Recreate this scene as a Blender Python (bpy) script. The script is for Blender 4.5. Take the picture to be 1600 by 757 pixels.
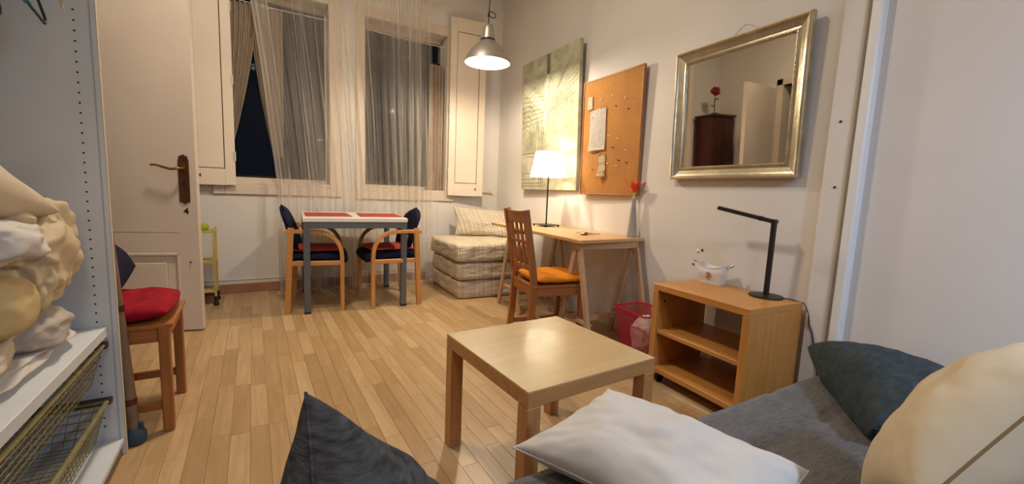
import bpy, bmesh, math, random
from mathutils import Vector, Matrix, noise
random.seed(7)
for o in list(bpy.data.objects): bpy.data.objects.remove(o)
S = bpy.context.scene
C = bpy.context.collection
PI = math.pi
def R(a): return math.radians(a)

# ------------------------------------------------------------ camera
F_PX, YAW, PITCH, ROLL, CAM_H = 652.0, .4742, -.1172, .0413, 1.0067
fw = Vector((math.sin(YAW)*math.cos(PITCH), math.cos(YAW)*math.cos(PITCH), math.sin(PITCH)))
r0 = Vector((math.cos(YAW), -math.sin(YAW), 0)); u0 = r0.cross(fw)
rt = r0*math.cos(ROLL) + u0*math.sin(ROLL); up = -r0*math.sin(ROLL) + u0*math.cos(ROLL)
cam = bpy.data.cameras.new('camera'); cam.sensor_width = 36; cam.lens = F_PX/1600*36
cam.clip_start = .02
co = bpy.data.objects.new('camera', cam); C.objects.link(co); S.camera = co
co.matrix_world = Matrix(((rt.x, up.x, -fw.x, 0), (rt.y, up.y, -fw.y, 0), (rt.z, up.z, -fw.z, CAM_H), (0, 0, 0, 1)))

# ------------------------------------------------------------ world, exposure
w = bpy.data.worlds.new('night'); S.world = w; w.use_nodes = True
w.node_tree.nodes['Background'].inputs[0].default_value = (.003, .004, .007, 1)
w.node_tree.nodes['Background'].inputs[1].default_value = 1.0
S.view_settings.view_transform = 'Standard'; S.view_settings.look = 'None'
S.view_settings.exposure = 0.0; S.view_settings.gamma = 1.0
S.view_settings.use_curve_mapping = False
WARM = (1.0, .86, .67); COOL = (.46, .66, 1.0)
COOL_W = 36  # power of the added cool fill lamp
PENDANT_W, DESKLAMP_W, FILL_W, BACK_W = 80, 20, 48, 24  # last two power the added overhead fill lights
XR, YB, MB = 2.1528, 4.6546, .0824       # right wall, back wall corner, back wall turn
XL, YF, ZC = -1.42, -2.4, 3.45

# ------------------------------------------------------------ materials
MATS = {}
def lin(c):
    f = lambda v: v/12.92 if v <= .04045 else ((v+.055)/1.055)**2.4
    return tuple(f(x/255) for x in c) + (1,)
def nodes(name):
    m = bpy.data.materials.new(name); m.use_nodes = True
    nt = m.node_tree; return m, nt, nt.nodes['Principled BSDF'], nt.nodes.new, nt.links.new
def texco(nt, scale=(1, 1, 1), loc=(0, 0, 0)):
    tc = nt.nodes.new('ShaderNodeTexCoord'); mp = nt.nodes.new('ShaderNodeMapping')
    mp.inputs['Scale'].default_value = scale; mp.inputs['Location'].default_value = loc
    nt.links.new(tc.outputs['Object'], mp.inputs['Vector']); return mp.outputs[0]
def mat(name, c1, c2=None, rough=.5, scale=(3, 3, 3), metal=0, bump=0, bscale=None, detail=4, coat=0, spec=.5, sheen=0, trans=0, contrast=(.3, .7), alpha=1, brough=None):
    m, nt, b, N, L = nodes(name)
    c2 = c2 or c1
    n = N('ShaderNodeTexNoise'); n.inputs['Scale'].default_value = 1; n.inputs['Detail'].default_value = detail
    L(texco(nt, scale), n.inputs['Vector'])
    rp = N('ShaderNodeValToRGB'); rp.color_ramp.elements[0].position, rp.color_ramp.elements[1].position = contrast
    rp.color_ramp.elements[0].color = lin(c1); rp.color_ramp.elements[1].color = lin(c2)
    L(n.outputs[0], rp.inputs[0]); L(rp.outputs[0], b.inputs['Base Color'])
    b.inputs['Roughness'].default_value = rough; b.inputs['Metallic'].default_value = metal
    b.inputs['Coat Weight'].default_value = coat; b.inputs['Specular IOR Level'].default_value = spec
    b.inputs['Sheen Weight'].default_value = sheen; b.inputs['Alpha'].default_value = alpha
    if trans: b.inputs['Transmission Weight'].default_value = trans
    if bump:
        n2 = N('ShaderNodeTexNoise'); n2.inputs['Scale'].default_value = 1; n2.inputs['Detail'].default_value = 6
        L(texco(nt, bscale or scale), n2.inputs['Vector'])
        bp = N('ShaderNodeBump'); bp.inputs['Strength'].default_value = bump; bp.inputs['Distance'].default_value = .004
        L(n2.outputs[0], bp.inputs['Height']); L(bp.outputs[0], b.inputs['Normal'])
    MATS[name] = m; return m
def wood(name, c1, c2, ax='z', rough=.45, s=1, coat=0):
    sc = {'x': (3*s, 45*s, 45*s), 'y': (45*s, 3*s, 45*s), 'z': (45*s, 45*s, 3*s)}[ax]
    return mat(name, c1, c2, rough, sc, bump=.12, bscale=tuple(v*2 for v in sc), coat=coat, contrast=(.25, .75))
wall_m = mat('wall_plaster', (212, 205, 198), (222, 216, 208), .75, (1.2, 1.2, 1.2), bump=.35, bscale=(6, 6, 6))
ceil_m = mat('ceiling_plaster', (215, 208, 198), None, .8)
trim_m = mat('cream_paint', (206, 190, 170), (216, 201, 182), .45, (2, 2, 2), bump=.2, bscale=(12, 12, 5))
door_m = mat('door_paint', (205, 188, 172), (213, 198, 182), .4, (2, 2, 2), bump=.2, bscale=(12, 12, 4))
shut_m = mat('shutter_paint', (222, 206, 184), (228, 214, 194), .42, (2, 2, 2), bump=.2, bscale=(14, 14, 5))
base_m = mat('baseboard_tile', (150, 105, 78), (168, 122, 92), .5, (6, 6, 6))
white_m = mat('white_melamine', (202, 204, 204), (208, 210, 210), .42, (4, 4, 4))
whitep_m = mat('white_paint', (226, 224, 220), None, .45)
dark_m = mat('dark_gap', (34, 24, 18), None, .9)
black_m = mat('black_plastic', (16, 15, 16), (24, 23, 24), .45)
blackmetal_m = mat('black_metal', (22, 21, 22), None, .35, metal=.3)
steel_m = mat('grey_steel_paint', (88, 92, 94), (98, 102, 103), .42, metal=.2)
alu_m = mat('brushed_aluminium', (176, 170, 160), (196, 190, 180), .42, (4, 4, 160), metal=.75)
brass_m = mat('aged_brass', (120, 86, 44), (160, 120, 66), .32, (20, 20, 20), metal=1)
bronze_m = mat('dark_bronze_plate', (82, 54, 38), (104, 70, 48), .4, (14, 14, 14), metal=.8)
navy_m = mat('navy_fabric', (16, 17, 38), (24, 25, 50), .9, (60, 60, 60), spec=.2, bump=.4, bscale=(300, 300, 300))
red_m = mat('dark_red_fabric', (128, 10, 24), (148, 16, 30), .9, (30, 30, 30), spec=.2, bump=.4, bscale=(200, 200, 200))
rust_m = mat('rust_red_fabric', (160, 52, 40), (178, 62, 48), .85, (40, 40, 40), bump=.4, bscale=(300, 300, 300))
mat_m = mat('placemat_weave', (150, 52, 40), (168, 64, 50), .7, (20, 20, 20), bump=.3, bscale=(400, 400, 400))
orange_m = mat('orange_fabric', (200, 116, 18), (216, 132, 26), .9, (18, 18, 18), spec=.2, bump=.3, bscale=(150, 150, 150))
sofa_m = mat('grey_sofa_tweed', (62, 59, 57), (96, 92, 88), .95, (30, 240, 240), sheen=.2, bump=.5, bscale=(180, 400, 400), detail=6)
char_m = mat('charcoal_weave', (44, 44, 46), (78, 78, 80), .95, (40, 40, 190), spec=.2, bump=.5, bscale=(100, 100, 500), detail=6)
teal_m = mat('slate_fabric', (44, 52, 56), (58, 67, 71), .9, (40, 40, 40), spec=.2, bump=.4, bscale=(150, 150, 150))
cotton_m = mat('white_cotton', (198, 191, 182), (206, 200, 191), .9, (6, 6, 6), bump=.2, bscale=(14, 14, 14))
ecru_m = mat('ecru_cotton', (188, 170, 142), (198, 182, 157), .9, (5, 5, 5), bump=.3, bscale=(16, 16, 16))
pillow_m = mat('ecru_pillowcase', (188, 168, 136), (198, 179, 148), .9, (5, 5, 5), bump=.2, bscale=(14, 14, 14))
ecru2_m = mat('cream_satin', (184, 163, 126), (198, 178, 144), .6, (5, 5, 5), bump=.3, bscale=(14, 14, 14))
yellowc_m = mat('yellowed_cotton', (183, 156, 104), (191, 168, 119), .9, (5, 5, 5), bump=.3, bscale=(30, 30, 30))
sheet_m = mat('white_sheet', (193, 185, 174), (200, 192, 183), .9, (5, 5, 5), bump=.3, bscale=(20, 20, 20))
oak = {a: wood('orange_oak_'+a, (142, 84, 38), (172, 108, 54), a) for a in 'xyz'}
beech = {a: wood('beech_'+a, (184, 124, 62), (204, 148, 82), a) for a in 'xyz'}
pine = {a: wood('raw_pine_'+a, (176, 142, 106), (198, 166, 128), a, .6) for a in 'xyz'}
birch = {a: wood('birch_veneer_'+a, (176, 124, 74), (198, 146, 92), a, .4) for a in 'xyz'}
bench_w = {a: wood('oak_veneer_'+a, (178, 120, 54), (200, 140, 70), a, .38) for a in 'xyz'}
desk_w = wood('desk_top_veneer', (196, 150, 98), (212, 168, 114), 'y', .35)
lacktop_m = wood('coffee_table_top', (186, 160, 116), (196, 170, 124), 'x', .27, .6, coat=.15)
yel_m = mat('yellow_enamel', (186, 166, 92), (196, 178, 106), .4)
wire_m = mat('yellowed_wire', (124, 116, 78), (150, 140, 98), .4, (30, 30, 30), metal=.3)
paper_m = mat('paper', (236, 232, 224), None, .8)
pole_m = mat('dull_metal_tube', (120, 104, 90), (140, 122, 106), .4, (12, 12, 12), metal=.5)
bluer_m = mat('blue_rubber', (40, 62, 78), None, .6)
silver_m = mat('silver_leaf', (176, 164, 138), (206, 194, 166), .28, (14, 14, 14), metal=.9, bump=.2, bscale=(60, 60, 60))
vase_m = mat('grey_glass_vase', (146, 145, 140), (160, 158, 152), .25, (8, 8, 8), coat=.5)
petal_m = mat('red_petal', (214, 40, 16), (228, 70, 26), .5, (30, 30, 30))
stem_m = mat('yellow_green_stem', (196, 170, 30), (150, 150, 40), .5, (20, 20, 20))
tin_m = mat('cream_tin', (206, 198, 184), (218, 210, 198), .4, (10, 10, 10))
tinpr_m = mat('brown_print', (168, 112, 78), None, .6)
cabd_m = wood('dark_mahogany', (58, 22, 12), (78, 30, 16), 'z', .4)
cream_m = mat('ochre_linen', (150, 132, 112), (166, 148, 128), .95, (40, 40, 8), bump=.3, bscale=(120, 120, 120))

def floor_mat():
    m, nt, b, N, L = nodes('laminate_strip')
    at = N('ShaderNodeAttribute'); at.attribute_name = 'var'
    oi = N('ShaderNodeObjectInfo')
    ad = N('ShaderNodeMath'); ad.operation = 'ADD'; L(at.outputs['Fac'], ad.inputs[0]); L(oi.outputs['Random'], ad.inputs[1])
    fr = N('ShaderNodeMath'); fr.operation = 'FRACT'; L(ad.outputs[0], fr.inputs[0])
    cr = N('ShaderNodeValToRGB'); e = cr.color_ramp.elements
    e[0].color = lin((166, 134, 92)); e[1].color = lin((194, 164, 122))
    e2 = cr.color_ramp.elements.new(.5); e2.color = lin((181, 149, 106))
    L(fr.outputs[0], cr.inputs[0])
    n = N('ShaderNodeTexNoise'); n.inputs['Scale'].default_value = 1; n.inputs['Detail'].default_value = 5
    tc = N('ShaderNodeTexCoord'); mp = N('ShaderNodeMapping'); mp.inputs['Scale'].default_value = (55, 4, 1)
    cm = N('ShaderNodeCombineXYZ'); sm = N('ShaderNodeMath'); sm.operation = 'MULTIPLY'; sm.inputs[1].default_value = 37
    L(fr.outputs[0], sm.inputs[0]); L(sm.outputs[0], cm.inputs[2]); L(cm.outputs[0], mp.inputs['Location'])
    L(tc.outputs['Object'], mp.inputs['Vector']); L(mp.outputs[0], n.inputs['Vector'])
    mx = N('ShaderNodeMix'); mx.data_type = 'RGBA'; mx.blend_type = 'MULTIPLY'; mx.inputs[0].default_value = 1
    g = N('ShaderNodeValToRGB'); g.color_ramp.elements[0].color = (.84, .80, .76, 1); g.color_ramp.elements[1].color = (1.06, 1.05, 1.04, 1)
    g.color_ramp.elements[0].position = .3; g.color_ramp.elements[1].position = .7
    L(n.outputs[0], g.inputs[0]); L(cr.outputs[0], mx.inputs[6]); L(g.outputs[0], mx.inputs[7]); L(mx.outputs[2], b.inputs['Base Color'])
    b.inputs['Roughness'].default_value = .36
    return m
floor_m = floor_mat()
def stripe_mat():
    m, nt, b, N, L = nodes('striped_ticking')
    at = N('ShaderNodeAttribute'); at.attribute_name = 'su'
    n = N('ShaderNodeTexNoise'); n.noise_dimensions = '1D'; n.inputs['Scale'].default_value = 1; n.inputs['Detail'].default_value = 3
    mu = N('ShaderNodeMath'); mu.operation = 'MULTIPLY'; mu.inputs[1].default_value = 105; L(at.outputs['Fac'], mu.inputs[0]); L(mu.outputs[0], n.inputs['W'])
    cr = N('ShaderNodeValToRGB'); e = cr.color_ramp.elements; e[0].position = .42; e[1].position = .56
    e[0].color = lin((166, 148, 124)); e[1].color = lin((216, 202, 178))
    L(n.outputs[0], cr.inputs[0]); L(cr.outputs[0], b.inputs['Base Color']); b.inputs['Roughness'].default_value = .7
    n2 = N('ShaderNodeTexNoise'); n2.inputs['Detail'].default_value = 4; L(texco(nt, (7, 7, 22)), n2.inputs['Vector']); n2.inputs['Scale'].default_value = 1
    bp = N('ShaderNodeBump'); bp.inputs['Strength'].default_value = .9; bp.inputs['Distance'].default_value = .02
    L(n2.outputs[0], bp.inputs['Height']); L(bp.outputs[0], b.inputs['Normal'])
    return m
stripe_m = stripe_mat()
def cork_mat():
    m, nt, b, N, L = nodes('cork')
    n = N('ShaderNodeTexNoise'); n.inputs['Scale'].default_value = 240; n.inputs['Detail'].default_value = 3; L(texco(nt), n.inputs['Vector'])
    n3 = N('ShaderNodeTexNoise'); n3.inputs['Scale'].default_value = 4; L(texco(nt), n3.inputs['Vector'])
    ad = N('ShaderNodeMath'); ad.operation = 'MULTIPLY_ADD'; ad.inputs[1].default_value = .35; L(n3.outputs[0], ad.inputs[0]); L(n.outputs[0], ad.inputs[2])
    cr = N('ShaderNodeValToRGB'); cr.color_ramp.elements[0].position = .45; cr.color_ramp.elements[1].position = .85
    cr.color_ramp.elements[0].color = lin((138, 88, 32)); cr.color_ramp.elements[1].color = lin((186, 128, 56))
    L(ad.outputs[0], cr.inputs[0]); L(cr.outputs[0], b.inputs['Base Color']); b.inputs['Roughness'].default_value = .85
    return m
cork_m = cork_mat()
def print_mat(name, base, ink, line=150, ax=2):
    # rows of small print: horizontal lines broken by noise
    m, nt, b, N, L = nodes(name)
    sp = N('ShaderNodeSeparateXYZ'); L(texco(nt), sp.inputs[0])
    mu = N('ShaderNodeMath'); mu.operation = 'MULTIPLY'; mu.inputs[1].default_value = line; L(sp.outputs[ax], mu.inputs[0])
    si = N('ShaderNodeMath'); si.operation = 'SINE'; L(mu.outputs[0], si.inputs[0])
    gt = N('ShaderNodeMath'); gt.operation = 'GREATER_THAN'; gt.inputs[1].default_value = .35; L(si.outputs[0], gt.inputs[0])
    n = N('ShaderNodeTexNoise'); n.inputs['Scale'].default_value = 1; n.inputs['Detail'].default_value = 2; L(texco(nt, (10, 160, line/6.3)), n.inputs['Vector'])
    g2 = N('ShaderNodeMath'); g2.operation = 'GREATER_THAN'; g2.inputs[1].default_value = .5; L(n.outputs[0], g2.inputs[0])
    ml = N('ShaderNodeMath'); ml.operation = 'MULTIPLY'; L(gt.outputs[0], ml.inputs[0]); L(g2.outputs[0], ml.inputs[1])
    mx = N('ShaderNodeMix'); mx.data_type = 'RGBA'; mx.inputs[6].default_value = lin(base); mx.inputs[7].default_value = lin(ink)
    L(ml.outputs[0], mx.inputs[0]); L(mx.outputs[2], b.inputs['Base Color']); b.inputs['Roughness'].default_value = .8
    return m
print_m = print_mat('printed_sheet', (240, 234, 222), (176, 166, 156), 420)
def art_mat():
    m, nt, b, N, L = nodes('street_sketch_canvas')
    n = N('ShaderNodeTexNoise'); n.inputs['Scale'].default_value = 5; n.inputs['Detail'].default_value = 8; n.inputs['Roughness'].default_value = .65; L(texco(nt), n.inputs['Vector'])
    cr = N('ShaderNodeValToRGB'); e = cr.color_ramp.elements; e[0].position = .3; e[1].position = .7
    e[0].color = lin((140, 140, 112)); e[1].color = lin((204, 200, 172))
    L(n.outputs[0], cr.inputs[0]); L(cr.outputs[0], b.inputs['Base Color']); b.inputs['Roughness'].default_value = .3
    return m
art_m = art_mat()
artl_m = mat('sketch_ink', (92, 90, 72), (120, 116, 94), .5, (20, 20, 20))
artw_m = mat('sketch_light', (224, 220, 198), (206, 200, 172), .5, (20, 20, 20))
def glass_mat():
    m, nt, b, N, L = nodes('window_glass'); b.inputs['Base Color'].default_value = (.9, .95, .95, 1)
    b.inputs['Transmission Weight'].default_value = 1; b.inputs['Roughness'].default_value = .0; b.inputs['IOR'].default_value = 1.12; return m
glass_m = glass_mat()
def mirror_mat():
    m, nt, b, N, L = nodes('mirror_glass'); b.inputs['Base Color'].default_value = (.60, .56, .49, 1)
    b.inputs['Metallic'].default_value = 1; b.inputs['Roughness'].default_value = .015; return m
mirror_m = mirror_mat()
def emit(name, col, s):
    m = bpy.data.materials.new(name); m.use_nodes = True; nt = m.node_tree; nt.nodes.clear()
    o = nt.nodes.new('ShaderNodeOutputMaterial'); e = nt.nodes.new('ShaderNodeEmission')
    e.inputs[0].default_value = (*col, 1); e.inputs[1].default_value = s; nt.links.new(e.outputs[0], o.inputs[0]); return m
def shade_mat():
    m = bpy.data.materials.new('lit_lampshade'); m.use_nodes = True; nt = m.node_tree; nt.nodes.clear()
    N, L = nt.nodes.new, nt.links.new
    o = N('ShaderNodeOutputMaterial'); e = N('ShaderNodeEmission'); d = N('ShaderNodeBsdfTranslucent'); f = N('ShaderNodeBsdfDiffuse')
    e.inputs[0].default_value = (1, .82, .58, 1); e.inputs[1].default_value = 2.4
    a = N('ShaderNodeAddShader'); mx = N('ShaderNodeMixShader'); mx.inputs[0].default_value = .5
    L(d.outputs[0], mx.inputs[1]); L(f.outputs[0], mx.inputs[2]); L(mx.outputs[0], a.inputs[0]); L(e.outputs[0], a.inputs[1]); L(a.outputs[0], o.inputs[0]); return m
def net_mat():
    m = bpy.data.materials.new('sheer_net'); m.use_nodes = True; nt = m.node_tree; nt.nodes.clear()
    N, L = nt.nodes.new, nt.links.new
    o = N('ShaderNodeOutputMaterial'); t = N('ShaderNodeBsdfTransparent'); d = N('ShaderNodeBsdfDiffuse'); tr = N('ShaderNodeBsdfTranslucent')
    d.inputs[0].default_value = lin((240, 232, 220)); tr.inputs[0].default_value = lin((240, 232, 220))
    mx = N('ShaderNodeMixShader'); mx.inputs[0].default_value = .35; L(d.outputs[0], mx.inputs[1]); L(tr.outputs[0], mx.inputs[2])
    at = N('ShaderNodeAttribute'); at.attribute_name = 'dens'
    m2 = N('ShaderNodeMixShader'); L(at.outputs['Fac'], m2.inputs[0]); L(t.outputs[0], m2.inputs[1]); L(mx.outputs[0], m2.inputs[2]); L(m2.outputs[0], o.inputs[0]); return m
def mesh_plastic():
    m, nt, b, N, L = nodes('pink_clear_plastic'); b.inputs['Base Color'].default_value = lin((196, 30, 70)); b.inputs['Roughness'].default_value = .35
    b.inputs['Alpha'].default_value = .45; return m
pinkc_m = mesh_plastic(); pink_m = mat('pink_rim', (206, 30, 66), None, .4)

# ------------------------------------------------------------ helpers
def B(): return bmesh.new()
def box(bm, x0, x1, y0, y1, z0, z1, bev=0, seg=1, M=None):
    r = bmesh.ops.create_cube(bm, size=1); vs = r['verts']
    for v in vs: v.co = Vector(((x0+x1)/2+v.co.x*(x1-x0), (y0+y1)/2+v.co.y*(y1-y0), (z0+z1)/2+v.co.z*(z1-z0)))
    if bev:
        es = list({e for v in vs for e in v.link_edges})
        rb = bmesh.ops.bevel(bm, geom=es, offset=bev, segments=seg, profile=.6, affect='EDGES'); vs = list({v for f in rb['faces'] for v in f.verts} | {v for v in vs if v.is_valid})
    if M is not None:
        for v in vs: v.co = M @ v.co
    return bm
def tube(bm, pts, r, seg=8, cap=True, closed=False, flat=1.0):
    pts = [Vector(p) for p in pts]; n = len(pts); rings = []
    rr = r if isinstance(r, (list, tuple)) else [r]*n
    t0 = (pts[1]-pts[0]).normalized(); a = Vector((0, 0, 1)) if abs(t0.z) < .9 else Vector((1, 0, 0))
    nrm = t0.cross(a).normalized(); prev = t0
    for i, p in enumerate(pts):
        if closed: t = (pts[(i+1) % n]-pts[i-1]).normalized()
        else: t = (pts[min(i+1, n-1)]-pts[max(i-1, 0)]).normalized()
        q = prev.rotation_difference(t); nrm = q @ nrm; prev = t; bi = t.cross(nrm)
        rings.append([bm.verts.new(p+(nrm*math.cos(2*PI*k/seg)+bi*flat*math.sin(2*PI*k/seg))*rr[i]) for k in range(seg)])
    for i in range(n if closed else n-1):
        a_, b_ = rings[i], rings[(i+1) % n]
        for k in range(seg): bm.faces.new((a_[k], a_[(k+1) % seg], b_[(k+1) % seg], b_[k]))
    if cap and not closed: bm.faces.new(rings[0][::-1]); bm.faces.new(rings[-1])
    return bm
def bar(bm, p, q, w, d, bev=.003, upv=(0, 0, 1)):
    # rectangular bar from p to q, w across, d deep
    p, q = Vector(p), Vector(q); t = (q-p); L_ = t.length; t.normalize()
    s = Vector(upv).cross(t)
    if s.length < 1e-4: s = Vector((0, 1, 0)).cross(t)
    s.normalize(); n = t.cross(s)
    M = Matrix(((s.x, n.x, t.x, p.x), (s.y, n.y, t.y, p.y), (s.z, n.z, t.z, p.z), (0, 0, 0, 1)))
    return box(bm, -w/2, w/2, -d/2, d/2, 0, L_, bev, 1, M)
def ribbon(bm, pts, w, d):
    # rectangular section swept along a path lying in a plane y=const: w in y, d in the path plane
    ring = []
    for i, p in enumerate(pts):
        p = Vector(p); t = (Vector(pts[min(i+1, len(pts)-1)])-Vector(pts[max(i-1, 0)])).normalized()
        n = Vector((-t.z, 0, t.x)); y = Vector((0, 1, 0)); c = .15
        ring.append([bm.verts.new(p+n*a*d/2+y*b_*w/2) for a, b_ in ((1, 1-c), (1-c, 1), (-1+c, 1), (-1, 1-c), (-1, -1+c), (-1+c, -1), (1-c, -1), (1, -1+c))])
    for a, b_ in zip(ring, ring[1:]):
        for k in range(8): bm.faces.new((a[k], a[(k+1) % 8], b_[(k+1) % 8], b_[k]))
    bm.faces.new(ring[0][::-1]); bm.faces.new(ring[-1]); return bm
def lathe(bm, prof, c=(0, 0, 0), seg=32, cap=True):
    rings = [[bm.verts.new((c[0]+r*math.cos(2*PI*k/seg), c[1]+r*math.sin(2*PI*k/seg), c[2]+z)) for k in range(seg)] for r, z in prof]
    for a, b_ in zip(rings, rings[1:]):
        for k in range(seg): bm.faces.new((a[k], a[(k+1) % seg], b_[(k+1) % seg], b_[k]))
    if cap: bm.faces.new(rings[0][::-1]); bm.faces.new(rings[-1])
    return bm
def obj(name, bm, m, parent=None, smooth=False, loc=None, rz=0, rot=None):
    bmesh.ops.recalc_face_normals(bm, faces=bm.faces)
    me = bpy.data.meshes.new(name); bm.to_mesh(me); bm.free()
    if m: me.materials.append(m)
    if smooth:
        me.polygons.foreach_set('use_smooth', [True]*len(me.polygons))
        if smooth != 'all': me.set_sharp_from_angle(angle=R(40))
    o = bpy.data.objects.new(name, me); C.objects.link(o)
    if parent: o.parent = parent
    if loc: o.location = loc
    if rz: o.rotation_euler = (0, 0, rz)
    if rot: o.rotation_euler = rot
    return o
def tag(o, label, cat, group=None):
    o['label'] = label; o['category'] = cat
    if group: o['group'] = group
    return o
def thing(name, label, cat, loc=(0, 0, 0), rz=0, group=None):
    o = bpy.data.objects.new(name, None); C.objects.link(o); o.location = loc; o.rotation_euler = (0, 0, rz)
    o.empty_display_size = .1
    return tag(o, label, cat, group)
def struct(name, bm, m, parent=None, loc=None, rz=0, smooth=False, label=None):
    o = obj(name, bm, m, parent, smooth, loc, rz)
    if not parent: o['kind'] = 'structure'
    if label: o['label'] = label
    return o
def sempty(name, loc, rz=0, label=None):
    o = bpy.data.objects.new(name, None); C.objects.link(o); o.location = loc; o.rotation_euler = (0, 0, rz); o['kind'] = 'structure'
    if label: o['label'] = label
    return o
def dup(root, loc, rz, label, group=None):
    def cp(o, p):
        c = o.copy(); C.objects.link(c); c.parent = p
        for ch in o.children: cp(ch, c)
        return c
    r = cp(root, None); r.location = loc; r.rotation_euler = (0, 0, rz); r['label'] = label
    if group: r['group'] = group
    return r
def light(name, kind, loc, power, col, size=.05, parent=None, rot=None, **k):
    l = bpy.data.lights.new(name, kind); l.energy = power; l.color = col
    if kind == 'AREA': l.size = size
    else: l.shadow_soft_size = size
    for a, b_ in k.items(): setattr(l, a, b_)
    o = bpy.data.objects.new(name, l); C.objects.link(o); o.location = loc
    if rot: o.rotation_euler = rot
    if parent: o.parent = parent
    return o
def fbm(p, o=3): return noise.fractal(p, 1.0, 2.0, o)
def ridged(x, s=1.0): return 1-abs(noise.noise(x))*2

def pillow(bm, P, thick, n=40, pinch=.10, wr=.012, seed=0, power=.5, bow=0, wf=7):
    P = [Vector(p) for p in P]                                     # P00 P10 P11 P01
    nrm = ((P[1]-P[0]).cross(P[3]-P[0])).normalized(); sd = Vector((seed*13.7, seed*3.1, 0))
    if nrm.z < 0: nrm = -nrm
    sides = []
    def pos(a, b_, side):
        s = a*(1-pinch*(1-b_*b_)); t = b_*(1-pinch*(1-a*a))
        q = (P[0]*(1-s)*(1-t)+P[1]*(1+s)*(1-t)+P[2]*(1+s)*(1+t)+P[3]*(1-s)*(1+t))/4
        e = max(0, (1-a*a)*(1-b_*b_)); h = e**power
        rad = (abs(a)**3+abs(b_)**3)
        w_ = fbm(Vector((a*wf*.35, b_*wf*.35, side*3))+sd)*wr*(e**.35)
        th = math.atan2(b_, a); w_ += (noise.noise(Vector((th*wf, side*2.3+seed, 0))))*wr*.9*min(rad, 1)*(e**.3)
        return q+nrm*(side*thick/2*h+side*w_+bow*(1-a*a))
    for side in (1, -1):
        g = [[None]*(n+1) for _ in range(n+1)]
        for i in range(n+1):
            for j in range(n+1):
                a = math.sin((i/n-.5)*PI) ; b_ = math.sin((j/n-.5)*PI)
                g[i][j] = bm.verts.new(pos(a, b_, side))
        for i in range(n):
            for j in range(n): bm.faces.new((g[i][j], g[i+1][j], g[i+1][j+1], g[i][j+1]))
        sides.append(g)
    bmesh.ops.remove_doubles(bm, verts=bm.verts, dist=1e-5); return bm
def seam_pts(P, pinch=.10, n=14, out=0.0):
    P = [Vector(p) for p in P]; r = []
    def q(a, b_):
        s = a*(1-pinch*(1-b_*b_)); t = b_*(1-pinch*(1-a*a))
        return (P[0]*(1-s)*(1-t)+P[1]*(1+s)*(1-t)+P[2]*(1+s)*(1+t)+P[3]*(1-s)*(1+t))/4
    for k in range(4):
        for i in range(n):
            a = -1+2*i/n; r.append(q(*[(a, -1), (1, a), (-a, 1), (-1, -a)][k]))
    return r
def blob(bm, c, d, rot=(0, 0, 0), seed=0, amp=.12, fold=.25, freq=2.2, sq=.8, sub=5):
    r = bmesh.ops.create_icosphere(bm, subdivisions=sub, radius=1); sd = Vector((seed*7.3, seed*1.7, seed*4.1))
    from mathutils import Euler
    M = Euler(rot).to_matrix()
    for v in r['verts']:
        p = v.co.copy(); q = Vector([math.copysign(abs(x)**sq, x) for x in p])
        f = 1+amp*fbm(p*1.4+sd, 3)
        f -= fold*.35*(1-min(1, abs(noise.noise(p*freq+sd+Vector((0, 0, .4*fbm(p*2+sd)))))*5))
        q = q*f; v.co = M @ Vector((q.x*d[0], q.y*d[1], q.z*d[2]))+Vector(c)
    return bm

# ============================================================ THE ROOM
# floor of strip laminate, laid square to the window wall
FL = struct('floor', box(B(), -4.2, .5, -7.6, .2, -.06, -.004), mat('joint_brown', (146, 112, 76), None, .8), None, (XR, YB, 0), MB, label='pale orange beech laminate floor of narrow staggered strips')
SWD = .066; strips = []
ci, si_ = math.cos(MB), math.sin(MB)
rr = random.Random(3)
k = 0; u = -3.95
while u < .1:
    v = -7.3 - rr.random()*.4
    while v < .05:
        ln = rr.choice([.36, .42, .48, .54, .6]); v1 = min(v+ln, .12)
        uc, vc = u+SWD/2, (v+v1)/2; X = XR+uc*ci-vc*si_; Y = YB+uc*si_+vc*ci
        strips.append((X, Y, u, v, v1)); v = v1
    u += SWD
def seen(s):
    X, Y = s[0], s[1]
    if Y < .85 or X < -.5*Y-.15 or X > XR+.05 or Y > 4.6: return False
    return True
vis = sorted([s for s in strips if seen(s)], key=lambda s: s[0]**2+s[1]**2)
single, rest = vis[:300], vis[300:]+[s for s in strips if not seen(s)]
GAP = .0004
for i, (X, Y, a, v0, v1) in enumerate(single):
    bm = box(B(), -SWD/2+GAP, SWD/2-GAP, -(v1-v0)/2+GAP, (v1-v0)/2-GAP, -.004, 0, .0006)
    o = obj('plank', bm, floor_m, FL); o.location = (a+SWD/2, (v0+v1)/2, 0)
bm = B(); lay = bm.faces.layers.float.new('var')
for (X, Y, a, v0, v1) in rest:
    vs = [bm.verts.new(c) for c in ((a+GAP, v0+GAP, 0), (a+SWD-GAP, v0+GAP, 0), (a+SWD-GAP, v1-GAP, 0), (a+GAP, v1-GAP, 0), (a+GAP, v0+GAP, -.004), (a+SWD-GAP, v0+GAP, -.004), (a+SWD-GAP, v1-GAP, -.004), (a+GAP, v1-GAP, -.004))]
    rv = rr.random()
    for q in ((0, 1, 2, 3), (0, 4, 5, 1), (1, 5, 6, 2), (2, 6, 7, 3), (3, 7, 4, 0)):
        f = bm.faces.new([vs[j] for j in q]); f[lay] = rv
o = obj('plank', bm, floor_m, FL); o['kind'] = 'stuff'

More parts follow.
